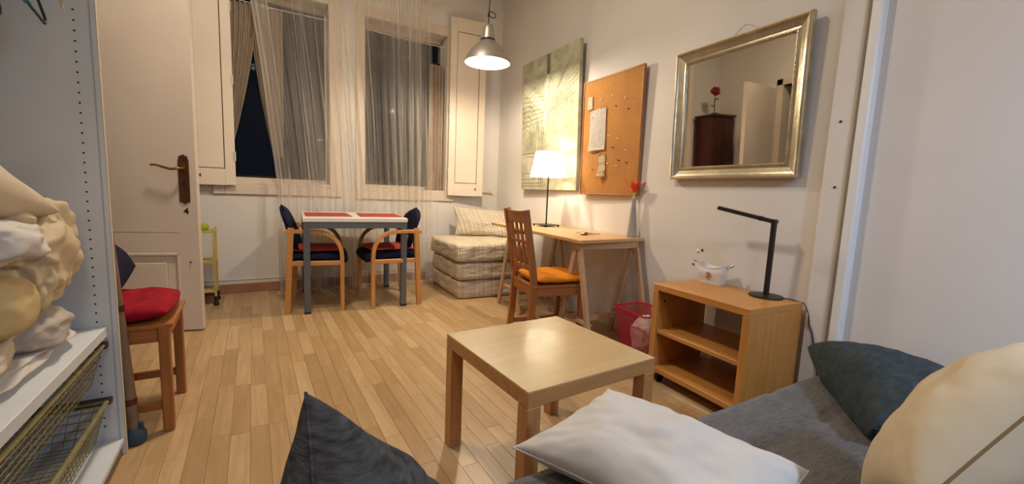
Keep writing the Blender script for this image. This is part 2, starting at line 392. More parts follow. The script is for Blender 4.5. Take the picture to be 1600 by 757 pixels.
# window wall, local x along it (0 at the right corner), local -y into the room
WL = (XR, YB, 0)
WIN = {1: (-2.74, -1.885, 1.0, 2.68), 2: (-1.554, -.685, .985, 2.66)}
bm = B(); T = .28
box(bm, -4.0, WIN[1][0], 0, T, 0, ZC); box(bm, WIN[1][1], WIN[2][0], 0, T, 0, ZC); box(bm, WIN[2][1], .4, 0, T, 0, ZC)
for a, b_, z0, z1 in WIN.values(): box(bm, a, b_, 0, T, 0, z0); box(bm, a, b_, 0, T, z1, ZC)
struct('wall_back', bm, wall_m, None, WL, MB)
bm = B(); box(bm, -3.9, -.9, -.014, .0, 0, .085, .003); struct('baseboard_back', bm, base_m, None, WL, MB)
bm = B(); box(bm, -3.9, -.9, -.010, .0, .118, .128, .002); box(bm, -3.9, -.9, -.004, 0, .085, .12); struct('trim_1', bm, wall_m, None, WL, MB, label='raised plaster ledge above the baseboard')
bm = box(B(), -.86, -.76, -.008, 0, .02, .875, .002); struct('trim_2', bm, wall_m, None, WL, MB, label='flat vertical plaster band below the right window')
struct('wall_right', box(B(), XR, XR+.2, YF, YB+.4, 0, ZC), wall_m)
bm = box(B(), XR-.03, XR+.01, .985, 1.075, 0, ZC, .006); struct('trim_3', bm, wall_m, None, label='shallow vertical wall pilaster beside the conduit')
bm = box(B(), XR-.045, XR+.01, .925, .965, 0, ZC, .006); struct('trim_4', bm, whitep_m, None, label='white vertical cable conduit boxed on the wall')
# small marks on the right wall: nail heads and chipped plaster
for (y, z) in ((1.02, 1.09), (1.03, 1.376)):
    bm = B(); bmesh.ops.create_icosphere(bm, subdivisions=1, radius=.006); o = tag(obj('nail', bm, dark_m, None, False, (XR-.031, y, z)), 'dark nail head on the pilaster, '+('lower' if z < 1.2 else 'upper')+' of two', 'nail')
bm = B(); box(bm, -.004, .001, -.05, .05, -.03, .05, .001); box(bm, -.008, .001, -.03, .03, .03, .07, .001)
struct('wall_left', box(box(box(B(), XL-.2, XL, YF, 2.62, 0, ZC), XL-.2, XL, 3.5, YB+.2, 0, ZC), XL-.2, XL, 2.62, 3.5, 2.3, ZC), wall_m)
struct('wall_front', box(B(), XL-.2, XR+.2, YF-.2, YF, 0, ZC), wall_m)
struct('ceiling', box(B(), XL-1.8, XR+.3, YF-.2, YB+.4, ZC, ZC+.1), ceil_m)
bm = B(); box(bm, XL-1.6, XL-.2, 1.6, 1.7, 0, ZC); box(bm, XL-1.6, XL-.2, 4.2, 4.3, 0, ZC); box(bm, XL-1.7, XL-1.6, 1.6, 4.3, 0, ZC)
struct('wall_hall', bm, wall_m, None, label='plain walls of the hallway beyond the open door')

# windows
def window(n):
    a, b_, z0, z1 = WIN[n]
    W = sempty('window_%d' % n, WL, MB, ('left' if n == 1 else 'right')+' tall cream framed night window behind sheer curtain')
    D = .15
    bm = B(); fwid = .016
    box(bm, a, a+fwid, D, D+.05, z0, z1, .004); box(bm, b_-fwid, b_, D, D+.05, z0, z1, .004)
    box(bm, a, b_, D, D+.05, z1-.05, z1, .004); box(bm, a, b_, D, D+.05, z0, z0+.05, .004)
    obj('window_frame', bm, trim_m, W)
    mid = (a+b_)/2; trz = 2.38
    if n == 2: obj('transom', box(B(), a+.016, b_-.016, D-.005, D+.05, trz-.03, trz+.03, .004), dark_m, W)
    for x0, x1 in ((a+.016, b_-.016),):
        for q0, q1 in (((z0+.05, trz-.03), (trz+.03, z1-.05)) if n == 2 else ((z0+.05, z1-.05),)):
            obj('pane', box(B(), x0, x1, D+.02, D+.026, q0, q1), glass_m, W)
    bm = B(); t = .085
    obj('sill', box(B(), a, b_, -.012, D, z0-.02, z0+.012, .004), trim_m, W)
    for (p, q, r_, s) in ((a-t, a, z0-.105, z1+t), (b_, b_+t+.02, z0-.105, z1+t)): obj('architrave', box(B(), p, q, -.022, 0, r_, s, .005), trim_m, W)
    obj('architrave', box(B(), a, b_, -.020, 0, z0-.105, z0-.02, .005), trim_m, W)
    obj('architrave', box(B(), a, b_, -.020, 0, z1, z1+t, .005), trim_m, W)
    bm = B(); tube(bm, [(a+.005, .035, 2.56), (mid, .035, 2.548), (b_-.005, .035, 2.553)], .0035, 6); obj('curtain_wire', bm, whitep_m, W, True)
    return W
window(1); window(2)
struct('trim_5', box(B(), -3.6, -.2, .62, .66, 1.04, 1.075), mat('rail_green', (92, 100, 60), None, .6), None, WL, MB, label='iron balcony rail outside in the dark')

# inner linen curtains behind the net
def linen(n, name, label, ua, ub, la, lb, z0, z1, seed, y0=.05, folds=7):
    bm = B(); n_ = 60; m_ = 24; g = []
    for j in range(m_+1):
        t = j/m_; z = z1+(z0-z1)*t; row = []; e = t**1.5
        xa = ua+(la-ua)*e; xb = ub+(lb-ub)*e
        for i in range(n_+1):
            s = i/n_; x = xa+(xb-xa)*s
            y = y0+.016*math.sin(s*folds*2*PI+.7*fbm(Vector((s*3, z, seed))))+.01*fbm(Vector((s*6, z*1.5, seed+4)))
            row.append(bm.verts.new((x, y, z)))
        g.append(row)
    for j in range(m_):
        for i in range(n_): bm.faces.new((g[j][i], g[j][i+1], g[j+1][i+1], g[j+1][i]))
    return tag(obj(name, bm, cream_m, None, 'all', WL, MB), label, 'curtain')
linen(1, 'linen_curtain', 'beige inner curtain pulled aside in a diagonal at the left window', -2.73, -2.46, -2.73, -2.70, 1.2, 2.552, 1)
linen(1, 'linen_curtain', 'dim inner curtain hanging behind the net in the left window middle', -2.52, -2.26, -2.36, -2.28, 1.25, 2.55, 2, .06)
linen(2, 'linen_curtain', 'narrow beige inner curtain at the far right of the right window', -.86, -.70, -.87, -.70, 1.0, 2.36, 3, .05, 4)

# sheer net curtain over both windows
def net():
    NC, NR = 560, 64; bm = B(); lay = bm.verts.layers.float.new('dens'); g = []
    ZT = 2.98
    lines = [(rr.random(), rr.uniform(.5, 1), rr.uniform(-.5, .5), rr.random()*9, rr.uniform(.0016, .0045)) for _ in range(46)]
    for j in range(NR+1):
        t = j/NR; row = []
        fl = t > .94; z = max(.006, ZT*(1-t/.94)); sp = max(0, (t-.94)/.06)
        ul = -2.58+.24*min(1, (ZT-z)/2.0)**.8; ur = -.905+.045*(ZT-z)/ZT
        ul -= .03*sp; ur += .10*sp
        for i in range(NC+1):
            s = i/NC; zz = z*.5
            warp = .018*noise.noise(Vector((s*5, zz*1.3, 2)))
            u_ = ul+(ur-ul)*(s+warp*(1-abs(2*s-1)))
            f = math.sin(s*2*PI*19+2.2*noise.noise(Vector((s*9, zz, 5)))) + .6*math.sin(s*2*PI*43+3*noise.noise(Vector((s*12, zz*.8, 8))))
            amp = .012+.012*(1-z/ZT)
            y = -.115-.03*noise.noise(Vector((s*4, zz, 1)))+amp*f
            y -= sp*(.16+.10*noise.noise(Vector((s*14, 3, 0))))
            zh = z+sp*.03*abs(noise.noise(Vector((s*30, sp*3, 1))))*4
            d = .23+.13*noise.noise(Vector((s*7, zz*1.2, 9)))+.05*max(0, f)
            if s < .10: d += .20*(1-s/.10)
            if .84 < s: d += .16*math.exp(-((s-.90)/.035)**2)
            for (c, am, dr, ph, wd) in lines:
                cc = c+.012*noise.noise(Vector((z*1.1+ph, ph, 0)))+.010*dr*(ZT-z)
                on = .5+.5*noise.noise(Vector((z*1.6, ph*3, 4)))*2
                dd = (s-cc)/wd
                if abs(dd) < 3: d += .42*am*max(0, min(1, on))*math.exp(-dd*dd)
            if z > 2.72: d += .5*(z-2.72)
            d += .12*sp
            v_ = bm.verts.new((u_, y, zh)); v_[lay] = max(.05, min(.85, d)); row.append(v_)
        g.append(row)
    for j in range(NR):
        for i in range(NC): bm.faces.new((g[j][i], g[j][i+1], g[j+1][i+1], g[j+1][i]))
    return tag(obj('net_curtain', bm, net_mat(), None, 'all', WL, MB), 'long white sheer net curtain hanging over both windows to the floor', 'curtain')
net()
bm = B(); tube(bm, [(-2.66, -.115, 2.985), (-.85, -.115, 2.985)], .01, 10)
tag(obj('curtain_rod', bm, whitep_m, None, True, WL, MB), 'slim white rod that carries the sheer net curtain above the windows', 'curtain rod')

# shutters
def shutter(name, label, u0, u1, z0, z1, loc_u, ang, hinge_left):
    # local x from hinge
    w_ = u1-u0; ca, sa = math.cos(MB), math.sin(MB)
    loc = (XR+loc_u*ca+.03*sa, YB+loc_u*sa-.03*ca, 0)
    t = thing(name, label, 'shutter', loc, MB+ang)
    th = .036; st = .075; a, b_ = (0, w_) if hinge_left else (-w_, 0)
    bm = B(); box(bm, a, a+st, -th, 0, z0, z1, .003); box(bm, b_-st, b_, -th, 0, z0, z1, .003)
    box(bm, a+st, b_-st, -th, 0, z0, z0+.14, .0); box(bm, a+st, b_-st, -th, 0, z1-.14, z1, .0)
    obj('stile_frame', bm, shut_m, t)
    obj('panel', box(B(), a+st+.005, b_-st-.005, -th+.006, -.004, z0+.145, z1-.145, .004), shut_m, t)
    obj('backing', box(B(), a+st-.004, b_-st+.004, -.012, -.006, z0+.13, z1-.13), dark_m, t)
    hx = b_ if hinge_left else a
    kx = (b_-.09) if hinge_left else a+.09
    bm = B(); box(bm, kx-.006, kx+.006, -th-.002, -th+.002, z0+.065, z0+.09, .002); obj('keyhole', bm, dark_m, t)
    for z in (z0+.25, (z0+z1)/2, z1-.3):
        bm = B(); tube(bm, [(0, -th-.004, z-.04), (0, -th-.004, z+.04)], .006, 8); obj('hinge', bm, shut_m, t, True)
    return t
shutter('window_shutter', 'open cream shutter right of the right window, lit by the pendant', 0, .41, .95, 2.86, -.665, R(-9), True)
shutter('window_shutter', 'open cream shutter left of the left window, beside the door', 0, .34, .972, 2.75, -2.655, R(3), False)
bm = B(); box(bm, -.25, -.09, -.022, 0, .99, 1.012, .003); box(bm, -.105, -.085, -.04, 0, .985, 1.02, .004)
tag(obj('shutter_catch', bm, trim_m, None, False, WL, MB), 'small cream catch block on the wall right of the right shutter', 'catch')

# door, standing open
DX = (-.588, 3.348)
D1 = sempty('door_1', (DX[0], DX[1], 0), R(170.2), 'open cream painted panel door marked 4')
DW, DH, DT = .84, 2.26, .045
bm = B()
box(bm, .0, .11, -DT, 0, .012, .665, 0); box(bm, DW-.11, DW, -DT, 0, .012, .665, 0)
box(bm, 0, DW, -DT, 0, .665, DH, 0); box(bm, .11, DW-.11, -DT, 0, .012, .09, 0); box(bm, .11, DW-.11, -DT, 0, .53, .658, 0)
box(bm, .11, DW-.11, -DT+.004, -.004, .655, .668, 0)
obj('door_leaf', bm, door_m, D1)
obj('panel', box(B(), .115, DW-.115, -DT+.01, -.014, .085, .535), door_m, D1)
obj('panel', box(B(), .18, DW-.18, -.016, -.004, .15, .47, .01), door_m, D1)
bm = B()
for (x0, x1, z0, z1) in ((.11, .128, .09, .53), (DW-.128, DW-.11, .09, .53), (.11, DW-.11, .09, .108), (.11, DW-.11, .512, .53)): box(bm, x0, x1, -.016, .004, z0, z1, .004)
obj('moulding', bm, door_m, D1)
bm = B()
pts = [(-.028, .86), (-.030, .875), (-.030, 1.125), (-.024, 1.14), (-.026, 1.15), (0, 1.165), (.026, 1.15), (.024, 1.14), (.030, 1.125), (.030, .875), (.028, .86), (.014, .858), (0, .846), (-.014, .858)]
vf = [bm.verts.new((.066+x, .001, z)) for x, z in pts]; vb = [bm.verts.new((.066+x*.9, .007, 1+(z-1)*.98)) for x, z in pts]
bm.faces.new(vf); bm.faces.new(vb)
for i in range(len(pts)): bm.faces.new((vf[i], vf[i-1], vb[i-1], vb[i]))
hp = obj('handle_plate', bm, bronze_m, D1)
bm = B(); tube(bm, [(.062, .005, 1.075), (.062, .05, 1.075), (.075, .062, 1.073), (.11, .064, 1.068), (.15, .062, 1.078), (.19, .06, 1.09), (.215, .06, 1.088)], [.009, .009, .009, .0085, .007, .006, .007], 10)
tube(bm, [(.062, .005, 1.075), (.062, .014, 1.075)], .014, 12); obj('lever', bm, brass_m, hp, True)
bm = B(); box(bm, .060, .070, .006, .009, .985, 1.0, .001); box(bm, .062, .068, .006, .009, .972, .99); obj('keyhole', bm, dark_m, hp)
cu = bpy.data.curves.new('number', 'FONT'); cu.body = '4'; cu.size = .055; cu.extrude = .0008; cu.align_x = 'CENTER'; cu.offset = .0012
no = bpy.data.objects.new('number', cu); C.objects.link(no); no.parent = D1; no.location = (.062, .0015, .785); no.rotation_euler = (R(90), 0, R(180)); cu.materials.append(black_m)
for z in (.3, 1.2, 2.1):
    bm = B(); tube(bm, [(DW+.006, -.01, z-.05), (DW+.006, -.01, z+.05)], .008, 8); obj('hinge', bm, brass_m, D1, True)
bm = B(); tube(bm, [(.05, .003, .47), (.05, .012, .47)], .005, 8); obj('screw', bm, dark_m, D1)
bm = B(); box(bm, XL-.22, XL+.02, 3.42, 3.5, 0, 2.38, .005); box(bm, XL-.22, XL+.02, 2.54, 2.62, 0, 2.38, .005); box(bm, XL-.22, XL+.02, 2.54, 3.5, 2.3, 2.38, .005)
struct('trim_6', bm, trim_m, None, label='cream door frame in the left wall')
# brown bag hung on the back of the door (seen in the mirror)
t = thing('shoulder_bag', 'brown leather bag hanging on the back of the open door, seen in the mirror', 'bag', (-.95, 3.47, 1.27), R(170.2))
obj('bag_body', box(B(), -.14, .14, -.09, 0, 0, .34, .02, 2), cabd_m, t)
obj('flap', box(B(), -.145, .145, -.10, -.088, .16, .345, .01), cabd_m, t)
bm = B(); tube(bm, [(-.1, -.04, .34), (-.03, -.03, .5), (0, -.02, .56), (.03, -.03, .5), (.1, -.04, .34)], .007, 8); obj('strap', bm, dark_m, t, True)

# tall cabinet in the corner behind the door (mirror)
t = thing('tall_cabinet', 'tall dark reddish wooden cabinet in the corner behind the door, seen in the mirror', 'cabinet', (-1.15, 4.20, 0))
obj('body', box(B(), -.22, .22, -.13, .15, .02, 1.98, .004), cabd_m, t)
for s in (-1, 1):
    d = obj('cabinet_door', box(B(), s*.11-.105, s*.11+.105, -.15, -.132, .08, 1.94, .004), cabd_m, t)
    bm = B(); bmesh.ops.create_icosphere(bm, subdivisions=2, radius=.012, matrix=Matrix.Translation((s*.03, -.158, 1.0))); obj('knob', bm, brass_m, d, True)
obj('top_board', box(B(), -.24, .24, -.16, .16, 1.98, 2.01, .004), cabd_m, t)
t = thing('artificial_rose', 'artificial red rose standing on top of the tall dark cabinet, seen in the mirror', 'flower', (-1.0, 4.1, 2.01))
bm = B(); tube(bm, [(0, 0, 0), (.01, 0, .15), (.0, 0, .27)], .006, 8); lathe(bm, [(.05, 0), (.05, .012), (.01, .02)], seg=16); obj('stem', bm, mat('leaf_green', (34, 80, 34), None, .5), t, True)
bm = B(); blob(bm, (0, 0, .31), (.055, .055, .055), seed=4, amp=.3, fold=.7, sub=4); obj('bloom', bm, mat('rose_red', (130, 16, 26), None, .6), t, True)
bm = B()
for k in range(4):
    a = k*1.6; p0 = Vector((.005, 0, .1+.03*k)); dv = Vector((math.cos(a), math.sin(a), .25))*.08; sv = Vector((-math.sin(a), math.cos(a), 0))*.025
    vs = [bm.verts.new(p0+dv*f+sv*s*h_) for f, h_, s in ((0, 0, 1), (.4, 1, 1), (1, 0, 1), (.4, 1, -1))]; bm.faces.new(vs)
o = obj('leaves', bm, MATS['leaf_green'], t)

# ============================================================ WARDROBE (left)
WR = thing('wardrobe', 'white open wardrobe with drilled side panel, full shelf and wire baskets', 'wardrobe', (-.578, 1.895, 0), MB)
# local: x=0 front edge, -x into depth; y=0 inner face of far panel, -y along the front
obj('side_panel', box(B(), -.58, 0, 0, .018, 0, 2.36, .001), white_m, WR)
obj('edge_band', box(B(), -.0005, .0015, 0, .018, 0, 2.36, .0006), ecru_m, WR, False)
obj('side_panel', box(B(), -.58, 0, -1.018, -1.0, 0, 2.36, .001), white_m, WR)
obj('back_panel', box(B(), -.59, -.58, -1.018, .018, 0, 2.36), white_m, WR)
obj('top_panel', box(B(), -.58, 0, -1.0, 0, 2.342, 2.36, .001), white_m, WR)
obj('bottom_panel', box(B(), -.58, -.004, -1.0, 0, .045, .063, .001), white_m, WR)
obj('plinth', box(B(), -.03, -.012, -1.0, 0, 0, .045), pole_m, WR)
obj('shelf', box(B(), -.575, -.026, -1.0, 0, .452, .487, .002), white_m, WR)
obj('shelf', box(B(), -.575, -.026, -1.0, 0, 1.84, 1.858, .002), white_m, WR)
bm = B()
for i in range(64):
    z = .12+.032*i
    if abs(z-.47) < .02: continue
    for x in (-.052, -.50):
        v = bmesh.ops.create_circle(bm, cap_ends=True, segments=10, radius=.0031, matrix=Matrix.Translation((x, -.0004, z)) @ Matrix.Rotation(PI/2, 4, 'X'))
o = obj('shelf_pin_hole', bm, dark_m, WR); o['kind'] = 'stuff'
bm = B(); box(bm, -.016, -.012, -.001, 0, 0, 2.34); obj('panel_groove', bm, mat('groove_grey', (170, 172, 174), None, .5), WR)
bm = B(); tube(bm, [(-.29, -1.0, 1.78), (-.29, 0, 1.78)], .012, 10); obj('hanging_rail', bm, alu_m, WR, True)
def basket(z, dz, label, name='wire_basket'):
    t = thing(name, label, 'basket', (-.578, 1.895, z), MB, 'wire baskets under the wardrobe shelf')
    x0, x1, y0, y1 = -.55, -.035, -.975, -.03
    i_ = .03
    bm = B(); tube(bm, [(x0, y0, 0), (x1, y0, 0), (x1, y1, 0), (x0, y1, 0)], .0055, 8, closed=True); 
    tube(bm, [(x1, y0, 0), (x1, y1, 0)], .007, 8)
    obj('rim', bm, wire_m, t, True)
    bm = B(); n1, n2 = 34, 17
    for i in range(n1+1):
        f = i/n1; y = y0+i_+(y1-y0-2*i_)*f; yt = y0+(y1-y0)*f
        tube(bm, [(x1, yt, 0), (x1-i_, y, -dz), (x0+i_, y, -dz), (x0, yt, 0)], .0013, 4, False)
    for i in range(n2+1):
        f = i/n2; x = x0+i_+(x1-x0-2*i_)*f; xt = x0+(x1-x0)*f
        tube(bm, [(xt, y0, 0), (x, y0+i_, -dz), (x, y1-i_, -dz), (xt, y1, 0)], .0013, 4, False)
    for k in range(1, 5):
        f = k/5; q = i_*f; tube(bm, [(x0+q, y0+q, -dz*f), (x1-q, y0+q, -dz*f), (x1-q, y1-q, -dz*f), (x0+q, y1-q, -dz*f)], .0022, 4, closed=True)
    o = obj('mesh', bm, wire_m, t); o['kind'] = 'stuff'
    for y in (-.016, -.984):
        obj('runner', box(B(), x0, x1+.01, y-.014, y+.014, -.012, .008, .002), bronze_m, t)
basket(.425, .13, 'upper yellowed wire basket right under the wardrobe shelf')
basket(.222, .13, 'lower yellowed wire basket above the wardrobe bottom panel')

# bedding on the shelf (top of shelf z .487)
def bed(name, label, c, d, rot, m, **k):
    bm = B(); blob(bm, (0, 0, 0), d, rot, **k); o = obj(name, bm, m, None, 'all', c); return tag(o, label, 'bedding')
bed('white_sheet', 'flat crumpled white sheet spread under the bedding pile on the shelf', (-.79, 1.48, .516), (.19, .38, .024), (0, 0, .1), sheet_m, seed=3, amp=.2, fold=.15, freq=1.5)
bed('folded_linen', 'crumpled cream linen at the front edge of the shelf, lowest of the pile', (-.74, 1.30, .565), (.15, .19, .05), (.1, -.15, .1), ecru_m, seed=9, amp=.14, fold=.16, freq=1.4)
bed('folded_linen', 'grey-white folded cloth under the beige duvet near the side panel', (-.73, 1.62, .575), (.13, .17, .06), (0, .1, .2), mat('greyish_cotton', (167, 156, 142), (179, 168, 154), .9), seed=11, amp=.12, fold=.14, freq=1.4)
bed('bolster', 'rounded yellowish cream bolster jutting from the left of the bedding pile', (-.74, 1.40, .685), (.16, .165, .085), (0, .05, .25), yellowc_m, seed=5, amp=.06, fold=.04, sq=.75)
bed('duvet', 'big crumpled beige satin duvet bulging towards the drilled side panel', (-.76, 1.64, .775), (.17, .195, .175), (.2, .1, .1), ecru2_m, seed=21, amp=.22, fold=.34, freq=1.3, sub=6)
bed('rolled_sheet', 'pale rolled sheet squeezed between the bolster and the top pillow', (-.72, 1.42, .835), (.15, .17, .065), (0, 0, .15), sheet_m, seed=17, amp=.12, fold=.2, freq=1.4)
bm = B(); P = [(-.93, 1.12, 1.08), (-.60, 1.14, 1.03), (-.61, 1.66, .90), (-.93, 1.68, .95)]
pillow(bm, P, .20, 30, .06, .014, 3); o = tag(obj('bed_pillow', bm, ecru_m, None, 'all'), 'ecru pillow lying on top of the bedding pile', 'pillow')

# clothes that hang down into the upper corner of the view
t = thing('coat_hanger', 'dark wire hanger with blue strap dangling at the top left', 'hanger', (-.60, 1.50, 0))
bm = B(); tube(bm, [(0.05, -.30, 1.50), (.045, -.12, 1.42), (.052, -.012, 1.372), (.05, -.002, 1.385), (.045, -.05, 1.47), (.04, -.07, 1.62), (.02, -.07, 1.84)], .0032, 8); obj('hanger_wire', bm, mat('dark_teal_wire', (22, 40, 46), None, .4), t, True)
bm = B(); bar(bm, (.05, -.30, 1.485), (.052, -.08, 1.395), .012, .004, .001); obj('strap', bm, mat('blue_strap', (60, 120, 150), None, .6), t)
t = thing('umbrella', 'dark rolled umbrella tip poking down at the top left corner', 'umbrella', (-.62, 1.38, 1.34))
bm = B(); tube(bm, [(.02, .03, .02), (.02, .015, .028), (.02, -.10, .10), (.02, -.30, .24)], [.012, .019, .022, .024], 12); obj('canopy', bm, mat('umbrella_cloth', (20, 20, 28), (30, 22, 22), .8), t, True)
bm = B(); tube(bm, [(.03, .0, .05), (.028, -.12, .13), (.028, -.3, .26)], .004, 6); obj('rib', bm, alu_m, t, True)
bm = B(); box(bm, -.006, .006, -.002, .002, 1.445, 1.84, .001); tube(bm, [(0, 0, 1.445), (0, .004, 1.43)], .003, 6)
tag(obj('cloth_tape', bm, ecru_m, None, False, (-.535, 1.545, 0), 0), 'pale cloth tape dangling at the top left beside the hanger', 'tape')

# pole with blue foot behind the wardrobe panel
t = thing('drying_rack_pole', 'dull metal pole with a blue rubber foot right behind the wardrobe panel', 'pole', (-.572, 1.962, 0))
bm = B(); tube(bm, [(0, 0, .03), (-.10, 0, 1.9)], .021, 14); obj('tube', bm, pole_m, t, True)
bm = B(); lathe(bm, [(.026, 0), (.036, .008), (.036, .04), (.026, .062)], seg=18); box(bm, .01, .03, -.012, .0, .05, .085, .003); obj('rubber_foot', bm, bluer_m, t, True)
for z in (.17, .53, .92):
    bm = B(); lathe(bm, [(.024, z-.012), (.024, z+.012)], c=(-.10*z/1.9, 0, 0), seg=14); obj('clip', bm, bronze_m, t, True)

# ============================================================ SLATTED CHAIRS
def slat_chair(name, label, loc, rz, w_=.36, d_=.36, sh=.43, H=.90, W=None, hx=.04, nsl=3):
    W = W or oak; t = thing(name, label, 'chair', loc, rz)
    hw, hd = w_/2, d_/2; lean = .075
    for s in (-1, 1):
        bm = B(); bar(bm, (hd, s*hw, 0), (hd, s*hw, sh-.012), .036, .036, .004, (0, 1, 0)); obj('leg', bm, W['z'], t)
        bm = B(); x0 = -hd
        ribbon(bm, [(x0-.03, s*hw, 0), (x0-.008, s*hw, .2), (x0, s*hw, sh-.05), (x0, s*hw, sh+.04), (x0-.03, s*hw, sh+.22), (x0-lean, s*hw, H)], .030, .042); obj('leg', bm, W['z'], t)
        bm = B(); bar(bm, (-hd+.02, s*hw, sh-.045), (hd-.018, s*hw, sh-.045), .055, .022, .003, (0, 1, 0)); obj('apron', bm, W['x'], t)
        bm = B(); bar(bm, (-hd+.01, s*hw, .11), (hd-.018, s*hw, .11), .034, .018, .003, (0, 1, 0)); obj('stretcher', bm, W['x'], t)
    for x in (-hd, hd):
        bm = B(); box(bm, x-.011, x+.011, -hw+.018, hw-.018, sh-.072, sh-.018, .003); obj('apron', bm, W['y'], t)
    bm = B(); box(bm, -.011, .011, -hw+.01, hw-.01, .10, .13, .003); obj('stretcher', bm, W['y'], t)
    obj('seat', box(B(), -hd-.012, hd+.03, -hw-.018, hw+.018, sh-.018, sh, .006, 2), W['x'], t)
    def back(z): return -hd-.03-(lean-.03)*(z-sh-.22)/(H-sh-.22)
    def rail(nm, z0, z1, curve=.012):
        bm = B(); n = 8; lo = []; 
        for i in range(n+1):
            s = -1+2*i/n; y = s*(hw-.013); c = -curve*(1-s*s)
            lo.append([bm.verts.new((back(z)+c+dx, y, z)) for z, dx in ((z0, -.009), (z1+.006*(s*s-1), -.009), (z1+.006*(s*s-1), .009), (z0, .009))])
        for a, b_ in zip(lo, lo[1:]):
            for k in range(4): bm.faces.new((a[k], a[(k+1) % 4], b_[(k+1) % 4], b_[k]))
        bm.faces.new(lo[0]); bm.faces.new(lo[-1]); obj(nm, bm, W['y'], t)
    rail('top_rail', H-.085, H-.005); rail('mid_rail', H-.215, H-.19); rail('lower_rail', sh+.09, sh+.125)
    for k in range(nsl):
        y = (-1+2*(k+1)/(nsl+1))*(hw-.013)
        bm = B(); bar(bm, (back(sh+.11)-.010, y, sh+.11), (back(H-.08)-.010, y, H-.07), .011, .030, .002, (0, 1, 0)); obj('slat', bm, W['z'], t)
    return t
slat_chair('wooden_chair', 'orange-brown slatted wooden chair pulled up to the trestle desk', (1.500, 2.375, 0), R(-6), .33, .35, .43, .905)
slat_chair('wooden_chair', 'wooden chair with a dark red seat cushion beside the wardrobe', (-.685, 2.185, 0), R(5), .355, .38, .445, .88)
# seat cushions
def flat_cushion(name, label, c, w_, d_, th, rz, m, seed=1, tuft=True, tilt=0):
    bm = B(); n = 36
    from mathutils import Euler
    M = Matrix.Translation(c) @ Euler((0, tilt, rz)).to_matrix().to_4x4()
    for side in (1, -1):
        g = []
        for i in range(n+1):
            row = []
            for j in range(n+1):
                a = math.sin((i/n-.5)*PI); b_ = math.sin((j/n-.5)*PI); e = max(0, (1-a**4)*(1-b_**4))
                h = th/2*e**.5+.006*fbm(Vector((a*3, b_*3, seed*5+side)))*e**.3
                if tuft and side > 0:
                    for tx, ty in ((-.4, -.4), (.4, -.4), (.4, .4), (-.4, .4)): h -= th*.28*math.exp(-((a-tx)**2+(b_-ty)**2)/.02)
                rnd = 1-.06*(a*a*b_*b_)
                row.append(bm.verts.new(M @ Vector((a*d_/2*rnd, b_*w_/2*rnd, side*h))))
            g.append(row)
        for i in range(n):
            for j in range(n): bm.faces.new((g[i][j], g[i+1][j], g[i+1][j+1], g[i][j+1]))
    bmesh.ops.remove_doubles(bm, verts=bm.verts, dist=1e-5)
    return tag(obj(name, bm, m, None, 'all'), label, 'cushion')
flat_cushion('seat_cushion', 'orange seat cushion on the chair at the trestle desk', (1.53, 2.372, .462), .37, .40, .062, R(-6), orange_m, 1, False)
flat_cushion('seat_cushion', 'thick tufted dark red seat cushion on the chair beside the wardrobe', (-.675, 2.187, .487), .40, .41, .085, R(5), red_m, 2)
bm = B(); pillow(bm, [(-.90, 2.03, .64), (-.625, 2.04, .62), (-.645, 2.36, .62), (-.90, 2.36, .64)], .30, 30, .04, .012, 5, power=.46)
for v in bm.verts: v.co.z = max(v.co.z, .531)
tag(obj('navy_cushion', bm, navy_m, None, 'all'), 'round navy cushion on the red seat cushion beside the wardrobe', 'cushion')

# ============================================================ DINING SET
T1 = thing('dining_table', 'square white topped table with dark grey steel frame before the windows', 'table', (.415, 3.925, 0), R(.5))
hw = .395
obj('table_top', box(B(), -hw-.003, hw+.003, -hw-.003, hw+.003, .722, .757, .004), mat('white_laminate', (222, 216, 206), (228, 222, 214), .3, (4, 4, 4)), T1)
bm = B(); 
for s in (-1, 1):
    box(bm, -hw+.002, hw-.002, s*(hw-.012)-.011, s*(hw-.012)+.011, .672, .721, .002); box(bm, s*(hw-.012)-.011, s*(hw-.012)+.011, -hw+.03, hw-.03, .672, .721, .002)
obj('frame', bm, steel_m, T1)
for sx in (-1, 1):
    for sy in (-1, 1):
        l = obj('leg', box(B(), sx*(hw-.024)-.0235, sx*(hw-.024)+.0235, sy*(hw-.024)-.0235, sy*(hw-.024)+.0235, .018, .7215, .003), steel_m, T1)
        obj('foot_cap', box(B(), sx*(hw-.024)-.0245, sx*(hw-.024)+.0245, sy*(hw-.024)-.0245, sy*(hw-.024)+.0245, 0, .02, .002), black_m, l)
for (x, lab, rz) in ((.215, 'rust red placemat on the left half of the white table', 1.0), (.635, 'rust red placemat on the right half of the white table', -2.5)):
    tag(obj('placemat', box(B(), -.175, .175, -.245, .245, 0, .003, .001), mat_m, None, False, (x, 3.90, .757), R(rz)), lab, 'placemat', 'rust red placemats')

